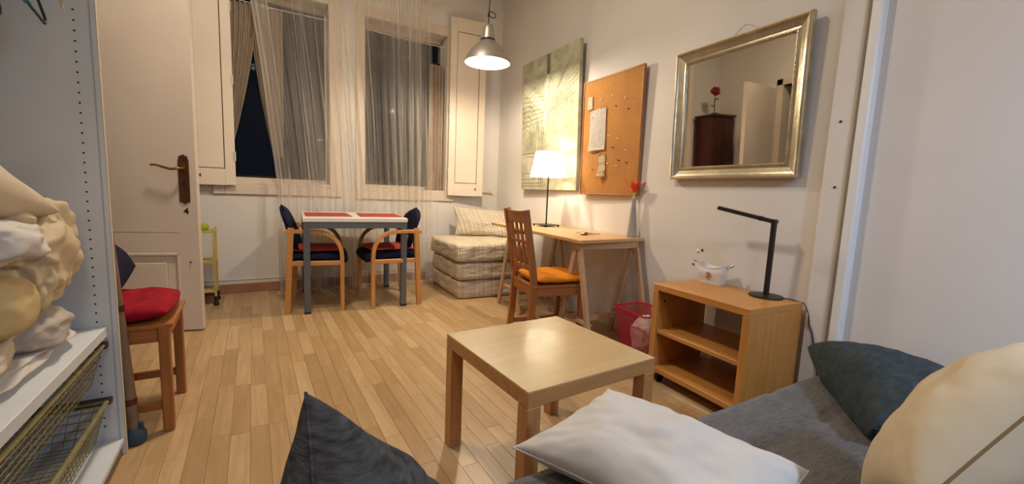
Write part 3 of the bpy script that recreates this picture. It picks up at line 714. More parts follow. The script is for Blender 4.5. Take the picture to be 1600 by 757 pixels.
def armchair(label, loc, rz):
    t = thing('armchair', label, 'chair', loc, rz, 'navy armchairs at the dining table')
    for s in (-1, 1):
        y = s*.275
        arc = [(.19, y, 0), (.19, y, .38), (.188, y, .45)]
        for k in range(1, 8):
            a = k/8*PI/2; arc.append((.188-.17*(1-math.cos(a)), y, .45+.19*math.sin(a)))
        arc += [(.0, y, .643), (-.12, y, .645), (-.215, y, .642)]
        bm = B(); ribbon(bm, arc, .032, .030); obj('leg', bm, beech['z'], t, True)
        bm = B(); ribbon(bm, [(-.205, y-s*.002, 0), (-.188, y, .35), (-.172, y, .655), (-.171, y, .672)], .030, .042); obj('leg', bm, beech['z'], t, True)
        bm = B(); bar(bm, (-.185, y, .395), (.188, y, .395), .035, .022, .003, (0, 1, 0)); obj('side_rail', bm, beech['x'], t)
    for x in (-.17, .165):
        obj('cross_rail', box(B(), x-.011, x+.011, -.265, .265, .378, .41, .003), beech['y'], t)
    # seat
    bm = B(); n = 24; prof = [(-.215, .0), (-.2, .035), (0, .04), (.17, .036), (.225, .01), (.238, -.028), (.225, -.055), (.17, -.045), (-.2, -.02)]
    rows = []
    for i in range(n+1):
        s = -1+2*i/n; k = (1-abs(s)**6)**.4 if abs(s) < 1 else 0
        rows.append([bm.verts.new((x*(.93+.07*k), s*.245, .432+z*(.4+.6*k))) for x, z in prof])
    for a, b_ in zip(rows, rows[1:]):
        for k in range(len(prof)): bm.faces.new((a[k], a[(k+1) % len(prof)], b_[(k+1) % len(prof)], b_[k]))
    bm.faces.new(rows[0]); bm.faces.new(rows[-1]); obj('seat', bm, navy_m, t, 'all')
    # backrest shell
    bm = B(); n = 20; m_ = 18; fr = []; bk = []
    for i in range(n+1):
        a = -1+2*i/n; r1, r2 = [], []
        for j in range(m_+1):
            tt = j/m_; hgt = .38
            z = .46+hgt*tt; wmax = .235*(1-.02*tt); e = (max(0, 1-((tt-.5)*2)**6))**.45
            y = a*wmax*max(.25, e); th = .024*(max(0, 1-a**4))**.5*max(.0, e)
            x = -.175-.085*(tt**1.5)+.055*(a*a)*(.4+.6*(1-tt))
            z -= .045*(a*a)*tt
            r1.append(bm.verts.new((x+th, y, z))); r2.append(bm.verts.new((x-th, y, z)))
        fr.append(r1); bk.append(r2)
    for G in (fr, bk):
        for i in range(n):
            for j in range(m_): bm.faces.new((G[i][j], G[i+1][j], G[i+1][j+1], G[i][j+1]))
    bmesh.ops.remove_doubles(bm, verts=bm.verts, dist=1e-4)
    bm2 = bm; bnd = [e for e in bm2.edges if e.is_boundary]
    obj('backrest', bm, navy_m, t, 'all')
    for s in (-1, 1):
        bm = B(); bar(bm, (-.20, s*.12, .40), (-.205, s*.12, .60), .03, .012, .003); obj('back_support', bm, black_m, t)
    return t
A1 = armchair('navy upholstered beech armchair at the left side of the white table', (.132, 3.842, 0), R(-4))
A2 = dup(A1, (.705, 3.815, 0), R(184), 'navy upholstered beech armchair at the right side of the white table', 'navy armchairs at the dining table')
flat_cushion('seat_cushion', 'thin rust red pad on the left armchair at the white table', (.135, 3.84, .487), .42, .40, .034, R(-4), rust_m, 6, False)
flat_cushion('seat_cushion', 'thin rust red pad on the right armchair at the white table', (.70, 3.815, .487), .42, .40, .034, R(4), rust_m, 7, False)
bm = B(); blob(bm, (0, 0, 0), (.02, .05, .045), seed=2, fold=.6, sub=3); tag(obj('tissue', bm, paper_m, None, 'all', (.865, 3.78, .55)), 'crumpled white tissue tucked at the back of the right armchair', 'tissue')

# ============================================================ STACKED FOAM SEAT + PILLOW
t = thing('folded_foam_mattress', 'three-layer folded foam mattress in wrinkled striped cover in the corner', 'mattress', (1.70, 3.98, 0), R(1))
def foam(z0, z1, x0, x1, y0, y1, seed, rad=.05):
    bm = B(); lay = bm.verts.layers.float.new('su'); n = 120; m_ = 14
    per = []
    hw_, hd_ = (x1-x0)/2, (y1-y0)/2; cx, cy = (x0+x1)/2, (y0+y1)/2
    P_ = 4*(hw_+hd_); rows = []
    def rim(q, inset):
        # rounded rectangle perimeter point
        a, b_ = hw_-inset, hd_-inset; r_ = max(.005, rad-inset*.5); d = q*P_; 
        segs = [((-1, -1), (1, -1), 2*hw_), ((1, -1), (1, 1), 2*hd_), ((1, 1), (-1, 1), 2*hw_), ((-1, 1), (-1, -1), 2*hd_)]
        for s0, s1, L_ in segs:
            if d <= L_: f = d/L_; x = (s0[0]+(s1[0]-s0[0])*f)*a; y = (s0[1]+(s1[1]-s0[1])*f)*b_; break
            d -= L_
        else: x, y = -a, -b_
        # round the corner
        ex, ey = abs(x)-(a-r_), abs(y)-(b_-r_)
        if ex > 0 and ey > 0:
            l = math.hypot(ex, ey); x = math.copysign(a-r_+ex*r_/max(l, r_), x); y = math.copysign(b_-r_+ey*r_/max(l, r_), y)
        return x, y
    levels = [(0, .03), (.05, .008), (.15, 0), (.3, -.002), (.5, .002), (.7, 0), (.85, 0), (.93, .006), (.975, .015), (1, .035), (1.0, .1), (1.0, .2), (1.0, .3)]
    for (f, ins) in levels:
        row = []
        for i in range(n):
            x, y = rim(i/n, ins); z = z0+(z1-z0)*f
            nz = noise.noise(Vector((i/n*30, f*3, seed)))*.010+fbm(Vector((x*7, y*7, f*4+seed)))*.009
            if f >= 1: z += nz*.8+.012*(1-math.exp(-ins*8)); 
            l = math.hypot(x, y); x *= 1+nz/l*.9; y *= 1+nz/l*.9
            v_ = bm.verts.new((cx+x, cy+y, z)); v_[lay] = (i/n*P_ if f < 1 or ins < .04 else x+7.3); row.append(v_)
        rows.append(row)
    for a, b_ in zip(rows, rows[1:]):
        for k in range(n): bm.faces.new((a[k], a[(k+1) % n], b_[(k+1) % n], b_[k]))
    c = bm.verts.new((cx, cy, z1+.014))
    for k in range(n): bm.faces.new((rows[-1][k], rows[-1][(k+1) % n], c))
    bm.faces.new(rows[0][::-1]); return bm
obj('foam_block', foam(.0, .172, -.41, .36, -.40, .40, 1), stripe_m, t, 'all')
obj('foam_block', foam(.180, .345, -.42, .36, -.41, .40, 2), stripe_m, t, 'all')
obj('foam_block', foam(.353, .515, -.44, .36, -.42, .41, 3), stripe_m, t, 'all')
P = [(1.50, 4.29, .53), (2.10, 4.05, .52), (2.12, 4.28, .80), (1.52, 4.43, .83)]
bm = B(); pillow(bm, P, .17, 36, .07, .016, 8)
o = tag(obj('striped_pillow', bm, stripe_m, None, 'all'), 'wrinkled striped pillow leaning in the corner on the foam mattress', 'pillow')
at = o.data.attributes.new('su', 'FLOAT', 'POINT')
for i, v in enumerate(o.data.vertices): at.data[i].value = v.co.x*1.05+.2*v.co.z

# ============================================================ DESK ON TRESTLES
t = thing('desk_top', 'long pale wooden desk board on two trestles along the right wall', 'desk', (0, 0, 0))
bm = B(); pts = [(1.558, 2.10), (XR-.004, 2.165), (XR-.004, 3.50), (1.572, 3.50)]
for z in (.708, .73): pass
vb = [bm.verts.new((x, y, .708)) for x, y in pts]; vt = [bm.verts.new((x, y, .73)) for x, y in pts]
bm.faces.new(vb[::-1]); bm.faces.new(vt)
for i in range(4): bm.faces.new((vb[i], vb[(i+1) % 4], vt[(i+1) % 4], vt[i]))
bmesh.ops.bevel(bm, geom=list(bm.edges), offset=.002, segments=1, affect='EDGES')
bpy.data.objects.remove(t)
tag(obj('desk_top', bm, desk_w), 'long pale wooden desk board on two trestles along the right wall', 'desk')
def trestle(label, yc, x0=1.61, x1=2.09):
    t = thing('trestle', label, 'trestle', ((x0+x1)/2, yc, 0), 0, 'pine trestles under the desk')
    h = (x1-x0)/2
    obj('top_beam', box(B(), -h-.02, h+.02, -.022, .022, .658, .708, .003), pine['x'], t)
    for sx in (-1, 1):
        for sy in (-1, 1):
            bm = B(); bar(bm, (sx*h, sy*.195, 0.0), (sx*h, sy*.022, .665), .040, .022, .002, (1, 0, 0)); 
            for v in bm.verts: v.co.z = max(0, v.co.z)
            l = obj('leg', bm, pine['z'], t)
        bm = B(); bar(bm, (sx*(h-.018), -.15, .19), (sx*(h-.018), .15, .19), .04, .018, .002); obj('end_rail', bm, pine['y'], t)
    obj('long_rail', box(B(), -h+.01, h-.01, -.012, .012, .17, .21, .002), pine['x'], t)
    return t
TR = trestle('raw pine trestle under the near right end of the desk', 2.195)
dup(TR, (1.85, 3.16, 0), 0, 'raw pine trestle under the far end of the desk', 'pine trestles under the desk')

# lamp on the desk
t = thing('table_lamp', 'lit table lamp with white shade and thin black stem on the desk', 'lamp', (1.917, 3.10, .73), R(8))
bm = B(); box(bm, -.085, .085, -.085, .085, .012, .018, .002); obj('base', bm, blackmetal_m, t)
bm = B()
for s in (-1, 1):
    for q in (-1, 1): tube(bm, [(s*.075, q*.075, 0), (s*.075, q*.075, .013)], .008, 8)
obj('foot', bm, blackmetal_m, t)
bm = B(); tube(bm, [(0, 0, .016), (0, 0, .43), (0, 0, .50)], .0065, 10); tube(bm, [(0, 0, .47), (0, 0, .53)], .016, 10); obj('stem', bm, blackmetal_m, t, True)
bm = B(); lathe(bm, [(.158, .425), (.118, .635), (.116, .635), (.156, .425)], seg=48, cap=False); obj('shade', bm, shade_mat(), t, True)
bm = B()
for k in range(3): a = k*2*PI/3; tube(bm, [(0, 0, .62), (.117*math.cos(a), .117*math.sin(a), .63)], .002, 5)
tube(bm, [(0, 0, .53), (0, 0, .62)], .004, 6); obj('shade_ring', bm, blackmetal_m, t)
bm = B(); bmesh.ops.create_icosphere(bm, subdivisions=3, radius=.028, matrix=Matrix.Translation((0, 0, .555))); obj('bulb', bm, emit('lamp_bulb', (1, .78, .5), 30), t, True)
light('lamp_light', 'POINT', (0, 0, .56), DESKLAMP_W, WARM, .035, t)
bm = B(); tube(bm, [(2.0, 3.12, .735), (2.10, 3.2, .735), (2.135, 3.28, .72), (2.14, 3.3, .5), (2.12, 3.22, .25), (2.13, 3.1, .02), (2.05, 3.0, .006), (1.95, 3.04, .006), (1.92, 2.95, .006), (2.0, 2.88, .006), (2.1, 2.86, .01)], .003, 6)
tag(obj('lamp_cord', bm, black_m, None, True), 'thin dark cord hanging from the desk lamp behind the desk', 'cord')

# keys and vase
t = thing('key_bunch', 'small bunch of keys on a ring lying on the desk', 'keys', (1.86, 2.42, .731), R(20))
bm = B(); tube(bm, [(.016*math.cos(a*PI/8), .016*math.sin(a*PI/8), .003) for a in range(16)], .0014, 5, closed=True); obj('ring', bm, alu_m, t, True)
for k, a in enumerate((-.4, .3, 1.0, 2.6)):
    bm = B(); M = Matrix.Rotation(a, 4, 'Z') @ Matrix.Translation((.02, 0, .002+.002*k)); box(bm, 0, .02, -.01, .01, 0, .002, .0005, 1, M); box(bm, .02, .045, -.004, .004, 0, .002, 0, 1, M); obj('key', bm, alu_m if k % 2 else brass_m, t)
bm = B(); box(bm, -.055, -.02, -.012, .012, 0, .010, .003); obj('fob', bm, brass_m, t)
t.scale = (1.5, 1.5, 1.5)
t = thing('bud_vase', 'tall slim grey vase tapering upward at the right end of the desk', 'vase', (2.105, 2.245, .7305))
bm = B(); lathe(bm, [(.034, 0), (.036, .004), (.034, .02), (.013, .27), (.014, .285), (.010, .285), (.010, .2)], seg=24); obj('body', bm, vase_m, t, 'all')
t = thing('red_flower', 'red flower with yellow base standing in the slim grey vase', 'flower', (2.105, 2.245, .90))
bm = B(); tube(bm, [(0, 0, 0), (.0, 0, .10), (.004, 0, .14), (.006, 0, .165)], [.004, .006, .009, .012], 8); obj('stem', bm, stem_m, t, True)
for k in range(6):
    a = k*PI/3+.3; bm = B(); rows = []
    ln = .085+.01*(k % 3); op = .5+.28*((k*7) % 3)/2
    for i in range(8):
        f = i/7; rad = .008+ln*op*f**1.4*.85; z = .15+ln*f*(1-.35*f*op); wd = .017*math.sin(PI*min(1, f*.85+.12))
        c = Vector((math.cos(a)*rad, math.sin(a)*rad, z)); sv = Vector((-math.sin(a), math.cos(a), 0)); inn = Vector((-math.cos(a), -math.sin(a), .3))*.004
        rows.append([bm.verts.new(c+sv*wd*q-(inn*(1-q*q))) for q in (-1, -.5, 0, .5, 1)])
    for a_, b_ in zip(rows, rows[1:]):
        for q in range(4): bm.faces.new((a_[q], a_[q+1], b_[q+1], b_[q]))
    o = obj('petal', bm, petal_m, t, 'all'); sm = o.modifiers.new('s', 'SOLIDIFY'); sm.thickness = .0015

# ============================================================ POSTER AND CORK BOARD
def wallpt(x_off, y, z): return (XR-x_off, y, z)
t = thing('canvas_picture', 'large pale canvas with a sketched street scene behind the lit lamp', 'picture', (XR-.012, 3.445, 1.05))
t.rotation_euler = (0, R(-2.0), R(1.5))
W2, H2 = .475, 1.245
obj('canvas', box(B(), -.035, 0, -W2, W2, 0, H2, .002), art_m, t)
bm = B(); sk = random.Random(5)
def ln_(p, q, w_=.004, bmx=None, x=-.0358):
    (y0, z0), (y1, z1) = p, q; d = Vector((y1-y0, z1-z0)); L_ = d.length
    if L_ < 1e-4: return
    n = Vector((-d.y, d.x)).normalized()*w_/2; b_ = bmx if bmx is not None else bm
    b_.faces.new([b_.verts.new((x, max(-W2+.004, min(W2-.004, a[0])), max(.004, min(H2-.004, a[1])))) for a in ((y0+n.x, z0+n.y), (y1+n.x, z1+n.y), (y1-n.x, z1-n.y), (y0-n.x, z0-n.y))])
def arc_(c, r_, a0, a1, w_=.004, bmx=None, el=1.0):
    n = 14; pr = None
    for i in range(n+1):
        a = a0+(a1-a0)*i/n; p = (c[0]+r_*math.cos(a), c[1]+r_*el*math.sin(a))
        if pr and abs(p[0]) < W2 and 0 < p[1] < H2 and abs(pr[0]) < W2 and 0 < pr[1] < H2: ln_(pr, p, w_, bmx)
        pr = p
# local y: + is farther from the camera (left in the picture)
for r_ in (.06, .09, .12, .15, .19, .22): arc_((.36, .50), r_, 0, PI, .006, el=1.5)
for k in range(9): ln_((.44-.03*k, .36), (.44-.03*k, .50+.10*math.sin(k/8*PI)), .005)
for z in (.03, .06, .10, .16, .33, .36): ln_((W2-.01, z), (.08, z*.95+.01), .006)
for y in (.06, .09, .13): ln_((y, .02), (y+.01, .60), .007)
for k in range(7): ln_((W2-.01, .62+.05*k), (.02, .66+.035*k), .005)
for k in range(12): ln_((.0-.035*k, .62+.012*k), (-.01-.035*k, .74+.02*k), .005)
for k in range(6): ln_((0, .70+.02*k), (-W2+.01, .84+.045*k), .004)
for k in range(10): ln_((-.08-.03*k, .80+.028*k), (-.13-.03*k, .90+.03*k), .005)
for k in range(7): ln_((.10+.05*k, .88+.018*k), (.14+.045*k, 1.0+.02*k), .005)
for r_ in (.16, .2, .25, .3): arc_((.18, .68), r_, .2, 1.5, .005)
for k in range(160):
    y, z = sk.uniform(-W2+.02, W2-.02), sk.uniform(.02, H2-.02); a = sk.choice([.1, 1.5, .5, 2.6]); l = sk.uniform(.02, .07); ln_((y, z), (y+l*math.cos(a), z+l*math.sin(a)), .003)
o = obj('ink_line', bm, artl_m, t); o['kind'] = 'stuff'
bm2 = B()
for k in range(5): ln_((.02+.012*k, .60), (.05-.02*k, 1.0+.03*k), .008, bm2, -.0362)
for k in range(7): ln_((-.02, .70+.03*k), (-.44+.02*k, 1.20-.05*k), .003, bm2, -.0362)
for k in range(16): ln_((-.05-.022*k, .80+.026*k), (-.02-.022*k, .90+.024*k), .003, bm2, -.0362)
for k in range(5): ln_((.03, .72+.02*k), (.44, .98+.02*k), .007, bm2, -.0362)
for k in range(4): ln_((W2-.02, .27+.02*k), (.06, .29+.018*k), .007, bm2, -.0362)
o = obj('highlight_line', bm2, artw_m, t); o['kind'] = 'stuff'
bm3 = B(); ln_((-.01, 1.06), (-.01, H2-.01), .055, bm3, -.0366); o = obj('dark_patch', bm3, mat('sketch_blotch', (92, 96, 88), (120, 122, 108), .5, (30, 30, 8)), t)  # dark upright patch near the top centre of the canvas

t = thing('cork_board', 'tall orange-brown cork board pinned with notes between canvas and mirror', 'board', (XR-.018, 2.567, 1.02))
t.rotation_euler = (0, R(-1.2), R(2.0))
cw, chh = .325, .90
obj('cork_sheet', box(B(), -.018, 0, -cw+.01, cw-.01, .01, chh-.01), cork_m, t)
bm = B()
for (y0, y1, z0, z1) in ((-cw, -cw+.012, 0, chh), (cw-.012, cw, 0, chh), (-cw+.012, cw-.012, 0, .012), (-cw+.012, cw-.012, chh-.012, chh)): box(bm, -.024, .002, y0, y1, z0, z1, .003)
obj('edge_frame', bm, wood('cork_frame_wood', (150, 96, 46), (172, 114, 58), 'z'), t)
def note(nm, label, c, w_, h_, m, rot=0, curl=.004, seed=0):
    # sheet of paper pinned to the board; c = (y, z) centre in board space
    bm = B(); n = 10; g = []
    for i in range(n+1):
        row = []
        for j in range(n+1):
            a = -1+2*i/n; b_ = -1+2*j/n
            x = -.0255-curl*(max(0, -b_)**2)*(1+a*.5)-.002*abs(noise.noise(Vector((a*2, b_*2, seed))))
            row.append(bm.verts.new((x, a*w_/2, b_*h_/2)))
        g.append(row)
    for i in range(n):
        for j in range(n): bm.faces.new((g[i][j], g[i+1][j], g[i+1][j+1], g[i][j+1]))
    bmesh.ops.solidify(bm, geom=bm.faces[:], thickness=.0004)
    o = obj(nm, bm, m, None, 'all'); tag(o, label, 'note')
    from mathutils import Euler
    mw = Matrix.Translation(t.location) @ Euler(t.rotation_euler).to_matrix().to_4x4()
    o.matrix_world = mw @ Matrix.Translation((0, c[0], c[1])) @ Matrix.Rotation(rot, 4, 'X')
    return o
note('printed_note', 'white printed sheet on the cork board', (.128, .505), .185, .315, print_m, R(-1), .012, 1)
note('small_note', 'small white slip at the upper left of the cork board', (.232, .72), .058, .10, print_mat('slip_print', (236, 226, 206), (190, 170, 140), 260), R(-3), .003, 2)
note('torn_note', 'torn cream paper scrap low on the cork board', (.06, .225), .085, .175, print_mat('scrap_print', (232, 214, 178), (188, 150, 104), 90), R(-4), .02, 3)
pk = random.Random(11)
for k, (y, z) in enumerate([(.12, .665), (.19, .60), (-.02, .74), (-.06, .66), (-.16, .70), (-.19, .62), (-.10, .42), (-.05, .36), (-.19, .33), (-.12, .26), (-.10, .22), (-.2, .24), (.0, .24), (.17, .2), (.0, .45), (.13, .33), (.1, .73)]):
    bm = B(); lathe(bm, [(.0055, 0), (.0055, .003), (.003, .004), (.003, .009), (.0045, .011)], seg=8)
    o = obj('push_pin', bm, [mat('pin_cream', (226, 206, 160), None, .4), mat('pin_dark', (70, 40, 26), None, .4)][k % 2] if k < 2 else bpy.data.materials[('pin_cream', 'pin_dark')[k % 2]], t, True)
    o.location = (-.0185, y, z); o.rotation_euler = (0, R(-90), 0)

# ============================================================ MIRROR
t = thing('wall_mirror', 'large wall mirror in a wide worn silver frame with beaded inner edge', 'mirror', (XR-.012, 1.562, 1.135))
t.rotation_euler = (0, R(-1.9), 0)
mw_, mh = .385, .755
def frame_ring(bm, prof):
    # prof: (inset, x) pairs from the outside inwards; mitred rectangle in the y-z plane
    rings = []
    for ins, x in prof:
        rings.append([bm.verts.new((x, s*(mw_-ins), z)) for s, z in ((-1, ins), (1, ins), (1, mh-ins), (-1, mh-ins))])
    for a, b_ in zip(rings, rings[1:]):
        for k in range(4): bm.faces.new((a[k], a[(k+1) % 4], b_[(k+1) % 4], b_[k]))
bm = B(); frame_ring(bm, [(0, 0), (0, -.028), (.004, -.036), (.010, -.038), (.016, -.034), (.020, -.026), (.030, -.022), (.052, -.016), (.060, -.018), (.064, -.02), (.068, -.014), (.074, -.013), (.076, -.006)])
obj('frame', bm, silver_m, t)
bm = B()
per = []
a0, b0 = mw_-.0665, .0665
nb = 72
for k in range(nb): per.append((-a0+2*a0*k/nb, b0)); per.append((-a0+2*a0*k/nb, mh-b0))
for k in range(nb-6): per.append((-a0, b0+(mh-2*b0)*k/(nb-6))); per.append((a0, b0+(mh-2*b0)*k/(nb-6)))
for (y, z) in per: bmesh.ops.create_icosphere(bm, subdivisions=1, radius=.0042, matrix=Matrix.Translation((-.019, y, z)))
o = obj('bead', bm, silver_m, t, True); o['kind'] = 'stuff'
bm = B(); box(bm, -.0065, -.002, -mw_+.07, mw_-.07, .07, mh-.07, 0)
obj('mirror_glass', bm, mirror_m, t)
bm = B(); tube(bm, [(-.01, .06, mh-.03), (.0, -.02, mh+.045), (.0, -.05, mh+.047), (-.01, -.17, mh-.03)], .002, 6); obj('hanging_wire', bm, alu_m, t)

# ============================================================ COFFEE TABLE
t = thing('coffee_table', 'square low birch coffee table with thick legs in front of the sofa', 'table', (.5644, .9619, 0), .107)
obj('table_top', box(B(), 0, .55, 0, .55, .40, .45, .0025), birch['x'], t)
obj('top_face', box(B(), .001, .549, .001, .549, .4495, .4512, .001), lacktop_m, t)
for sx in (0, .5):
    for sy in (0, .5): obj('leg', box(B(), sx, sx+.05, sy, sy+.05, 0, .3995, .0025), birch['z'], t)

# ============================================================ BENCH CABINET
t = thing('rolling_shelf_unit', 'low open oak shelf unit on casters against the right wall', 'cabinet', (1.727, 1.088, 0))
Wd, Ln, z0, z1 = .395, .553, .062, .548; th = .034
obj('top_board', box(B(), 0, Wd, 0, Ln, z1-th, z1, .002), bench_w['y'], t)
obj('bottom_board', box(B(), 0, Wd, th, Ln-th, z0, z0+.028, .002), bench_w['y'], t)
for y in (0, Ln-th): obj('side_panel', box(B(), 0, Wd, y, y+th, z0, z1-th-.0005, .002), bench_w['z'], t)
obj('shelf', box(B(), .012, Wd-.02, th, Ln-th, .275, .297, .002), bench_w['y'], t)
for (x, y) in ((.04, .05), (.04, Ln-.05), (Wd-.04, .05), (Wd-.04, Ln-.05)):
    bm = B(); tube(bm, [(x, y-.011, .026), (x, y+.011, .026)], .026, 14); box(bm, x-.016, x+.016, y-.014, y+.014, .028, .062, .002); obj('caster', bm, black_m, t, True)
bm = B(); tube(bm, [(.05, Ln-th-.001, .45), (.05, Ln-th-.006, .45)], .006, 8); obj('cam_cover', bm, dark_m, t)

# tin on it
t = thing('tin_planter', 'small cream metal tin with a curved rim and wire handles on the shelf unit', 'tin', (2.045, 1.528, .549), R(10))
# local x across (towards wall), y along the wall (+ far)
n = 18; bm = B(); per = []
def tinpt(a, f):
    # rounded rectangle, flaring upwards
    sx, sy = .034+.012*f, .060+.016*f; q = 9
    c, s = math.cos(a), math.sin(a); r_ = (abs(c)**q+abs(s)**q)**(-1/q); x, y = r_*c*sx, r_*s*sy
    z = .098*f
    if f == 1: z += .016*((abs(y)/sy)**2)*1.2-.006
    return (x, y, z)
rings = [[bm.verts.new(tinpt(2*PI*k/48, f)) for k in range(48)] for f in (0, .12, .5, 1)]
for a, b_ in zip(rings, rings[1:]):
    for k in range(48): bm.faces.new((a[k], a[(k+1) % 48], b_[(k+1) % 48], b_[k]))
bm.faces.new(rings[0]); 
body = obj('tin_body', bm, tin_m, t, True); sm = body.modifiers.new('s', 'SOLIDIFY'); sm.thickness = .0015
bm = B(); tube(bm, [tinpt(2*PI*k/48, 1) for k in range(48)], .0022, 6, closed=True); obj('rim', bm, tin_m, t, True)
bm = B(); tube(bm, [(-.0345*1.05, 0, 0)]*0+[(x, y, z) for x, y, z in [tinpt(2*PI*k/48, .14) for k in range(48)]], .0015, 5, closed=True); obj('base_band', bm, tin_m, t, True)
for s in (-1, 1):
    bm = B(); tube(bm, [(0, s*.077, .098), (0, s*.092, .108), (0, s*.100, .112)], .0018, 6); tube(bm, [(0, s*.092, .108), (0, s*.112, .118)], [.006, .006], 10); obj('handle', bm, alu_m, t, True)
bm = B()
for k in range(7):
    a = k*.9; c = Vector((-.0425-.0003*k, .01*math.cos(a)*(k > 0), .052+.012*math.sin(a)*(k > 0)))
    vs = [bm.verts.new(c+Vector((0, .0065*math.cos(q*PI/4), .0065*math.sin(q*PI/4)))) for q in range(8)]; bm.faces.new(vs)
vs = [bm.verts.new((-.0418, y, z)) for y, z in ((-.001, .022), (.001, .022), (.001, .045), (-.001, .045))]; bm.faces.new(vs)
obj('printed_flower', bm, tinpr_m, t)

# black led lamp
t = thing('reading_lamp', 'slim black LED reading lamp with bent arm and disc base', 'lamp', (2.05, 1.224, .5485))
bm = B(); lathe(bm, [(.074, 0), (.076, .003), (.075, .008), (.05, .011), (.0, .012)], seg=40); obj('base', bm, black_m, t, True)
bm = B(); bar(bm, (0, 0, .008), (-.015, -.010, .372), .022, .020, .003, (0, 1, 0)); obj('post', bm, black_m, t)
bm = B(); tube(bm, [(-.03, -.012, .372), (.005, -.006, .372)], .012, 12); obj('joint', bm, black_m, t, True)
E1, E2 = Vector((-.015, -.010, .372)), Vector((-.065, .262, .425))
bm = B(); bar(bm, E1, E2, .024, .019, .003); obj('arm', bm, black_m, t)
bm = B(); bar(bm, E1+(E2-E1)*.18, E1+(E2-E1)*.26, .026, .022, .003); obj('switch', bm, black_m, t)
bm = B(); tube(bm, [(2.07, 1.17, .556), (2.10, 1.13, .553), (2.118, 1.082, .545), (2.125, 1.06, .50), (2.118, 1.05, .45), (2.123, 1.035, .415), (2.12, 1.02, .36), (2.12, 1.0, .30), (2.12, .98, .12), (2.12, .96, .02)], .003, 6)
tag(obj('lamp_cord', bm, black_m, None, True), 'thin dark cord of the black reading lamp trailing down the shelf unit', 'cord')
# chipped wall anchors above the shelf unit
for i, (y, z, s) in enumerate(((1.721, .705, 1), (1.69, .712, .7), (1.744, .618, .6))):
    bm = B(); blob(bm, (0, 0, 0), (.004*s, .012*s, .010*s), seed=i+3, amp=.5, fold=.5, sub=2)
    tag(obj('wall_plug', bm, [whitep_m, dark_m, dark_m][i], None, True, (XR-.002, y, z)), ['white plug in a chipped drill hole above the tin', 'dark chip beside the white plug above the tin', 'dark nail hole lower on the wall left of the tin'][i], 'wall plug')

# ============================================================ PINK BIN
t = thing('waste_bin', 'see-through pink rectangular waste bin under the desk by the shelf unit', 'bin', (1.945, 1.92, 0), R(-3))
def rrect(hx, hy, r_, z, n=6):
    P_ = []
    for (cx, cy, a0) in ((hx-r_, hy-r_, 0), (-hx+r_, hy-r_, PI/2), (-hx+r_, -hy+r_, PI), (hx-r_, -hy+r_, 3*PI/2)):
        for k in range(n+1): a = a0+PI/2*k/n; P_.append((cx+r_*math.cos(a), cy+r_*math.sin(a), z))
    return P_
bm = B(); rg = [[bm.verts.new(p) for p in rrect(.09+.03*f, .115+.035*f, .03, .3*f+.002)] for f in (0, .33, .66, 1)]
for a, b_ in zip(rg, rg[1:]):
    L_ = len(a)
    for k in range(L_): bm.faces.new((a[k], a[(k+1) % L_], b_[(k+1) % L_], b_[k]))
bm.faces.new(rg[0]); obj('body', bm, pinkc_m, t, 'all')
bm = B(); tube(bm, rrect(.122, .152, .032, .302), .006, 8, closed=True); obj('rim', bm, pink_m, t, True)
bm = B(); blob(bm, (.01, -.02, .14), (.07, .09, .12), seed=6, amp=.2, fold=.4, sub=4); o = tag(obj('paper_waste', bm, paper_m, None, 'all', (1.95, 1.92, 0)), 'crumpled paper waste inside the pink bin', 'paper')

# ============================================================ YELLOW TROLLEY
t = thing('yellow_trolley', 'narrow pale yellow metal trolley with black feet behind the door', 'trolley', (-.745, 4.12, 0), MB)
hx, hy = .125, .10
for sx in (-1, 1):
    for sy in (-1, 1):
        l = obj('leg', box(B(), sx*hx-.008, sx*hx+.008, sy*hy-.008, sy*hy+.008, .07, .625, .002), yel_m, t)
        bm = B(); lathe(bm, [(.015, 0), (.019, .004), (.019, .02), (.013, .03), (.014, .075)], c=(sx*hx, sy*hy, 0), seg=12); obj('rubber_foot', bm, black_m, l, True)
for z in (.115, .35, .60):
    bm = B()
    for s in (-1, 1): box(bm, -hx, hx, s*hy-.006, s*hy+.006, z-.009, z+.009, .002); box(bm, s*hx-.006, s*hx+.006, -hy, hy, z-.009, z+.009, .002)
    obj('rail', bm, yel_m, t); obj('tray', box(B(), -hx, hx, -hy, hy, z-.006, z-.002), yel_m, t)
bm = B(); blob(bm, (0, 0, 0), (.05, .05, .035), seed=8, amp=.15, fold=.2, sub=3); tag(obj('sponge', bm, mat('lime_sponge', (150, 160, 40), None, .9), None, 'all', (-.70, 4.10, .628)), 'lime green sponge on top of the yellow trolley', 'sponge')
# ============================================================ PENDANT
t = thing('pendant_lamp', 'lit brushed aluminium bell pendant lamp hanging on a dark cord', 'lamp', (1.42, 3.35, 2.075))
prof = [(.19, 0), (.187, .012), (.172, .05), (.145, .095), (.105, .135), (.07, .16), (.055, .175)]
bm = B(); lathe(bm, prof+[(r_-.003, z-.003) for r_, z in prof[::-1]], seg=56, cap=False); obj('shade', bm, alu_m, t, 'all')
bm = B(); lathe(bm, [(r_-.004, z+.0005) for r_, z in prof][1:]+[(.02, .176)], seg=56, cap=False); obj('shade_lining', bm, whitep_m, t, 'all')
bm = B(); lathe(bm, [(.055, .185), (.055, .195), (.043, .27), (.034, .30), (.015, .306), (.0, .307)], seg=32, cap=False); obj('neck', bm, alu_m, t, 'all')
bm = B(); lathe(bm, [(.056, .173), (.058, .178), (.058, .184), (.055, .188)], seg=32, cap=False); obj('collar', bm, black_m, t, True)
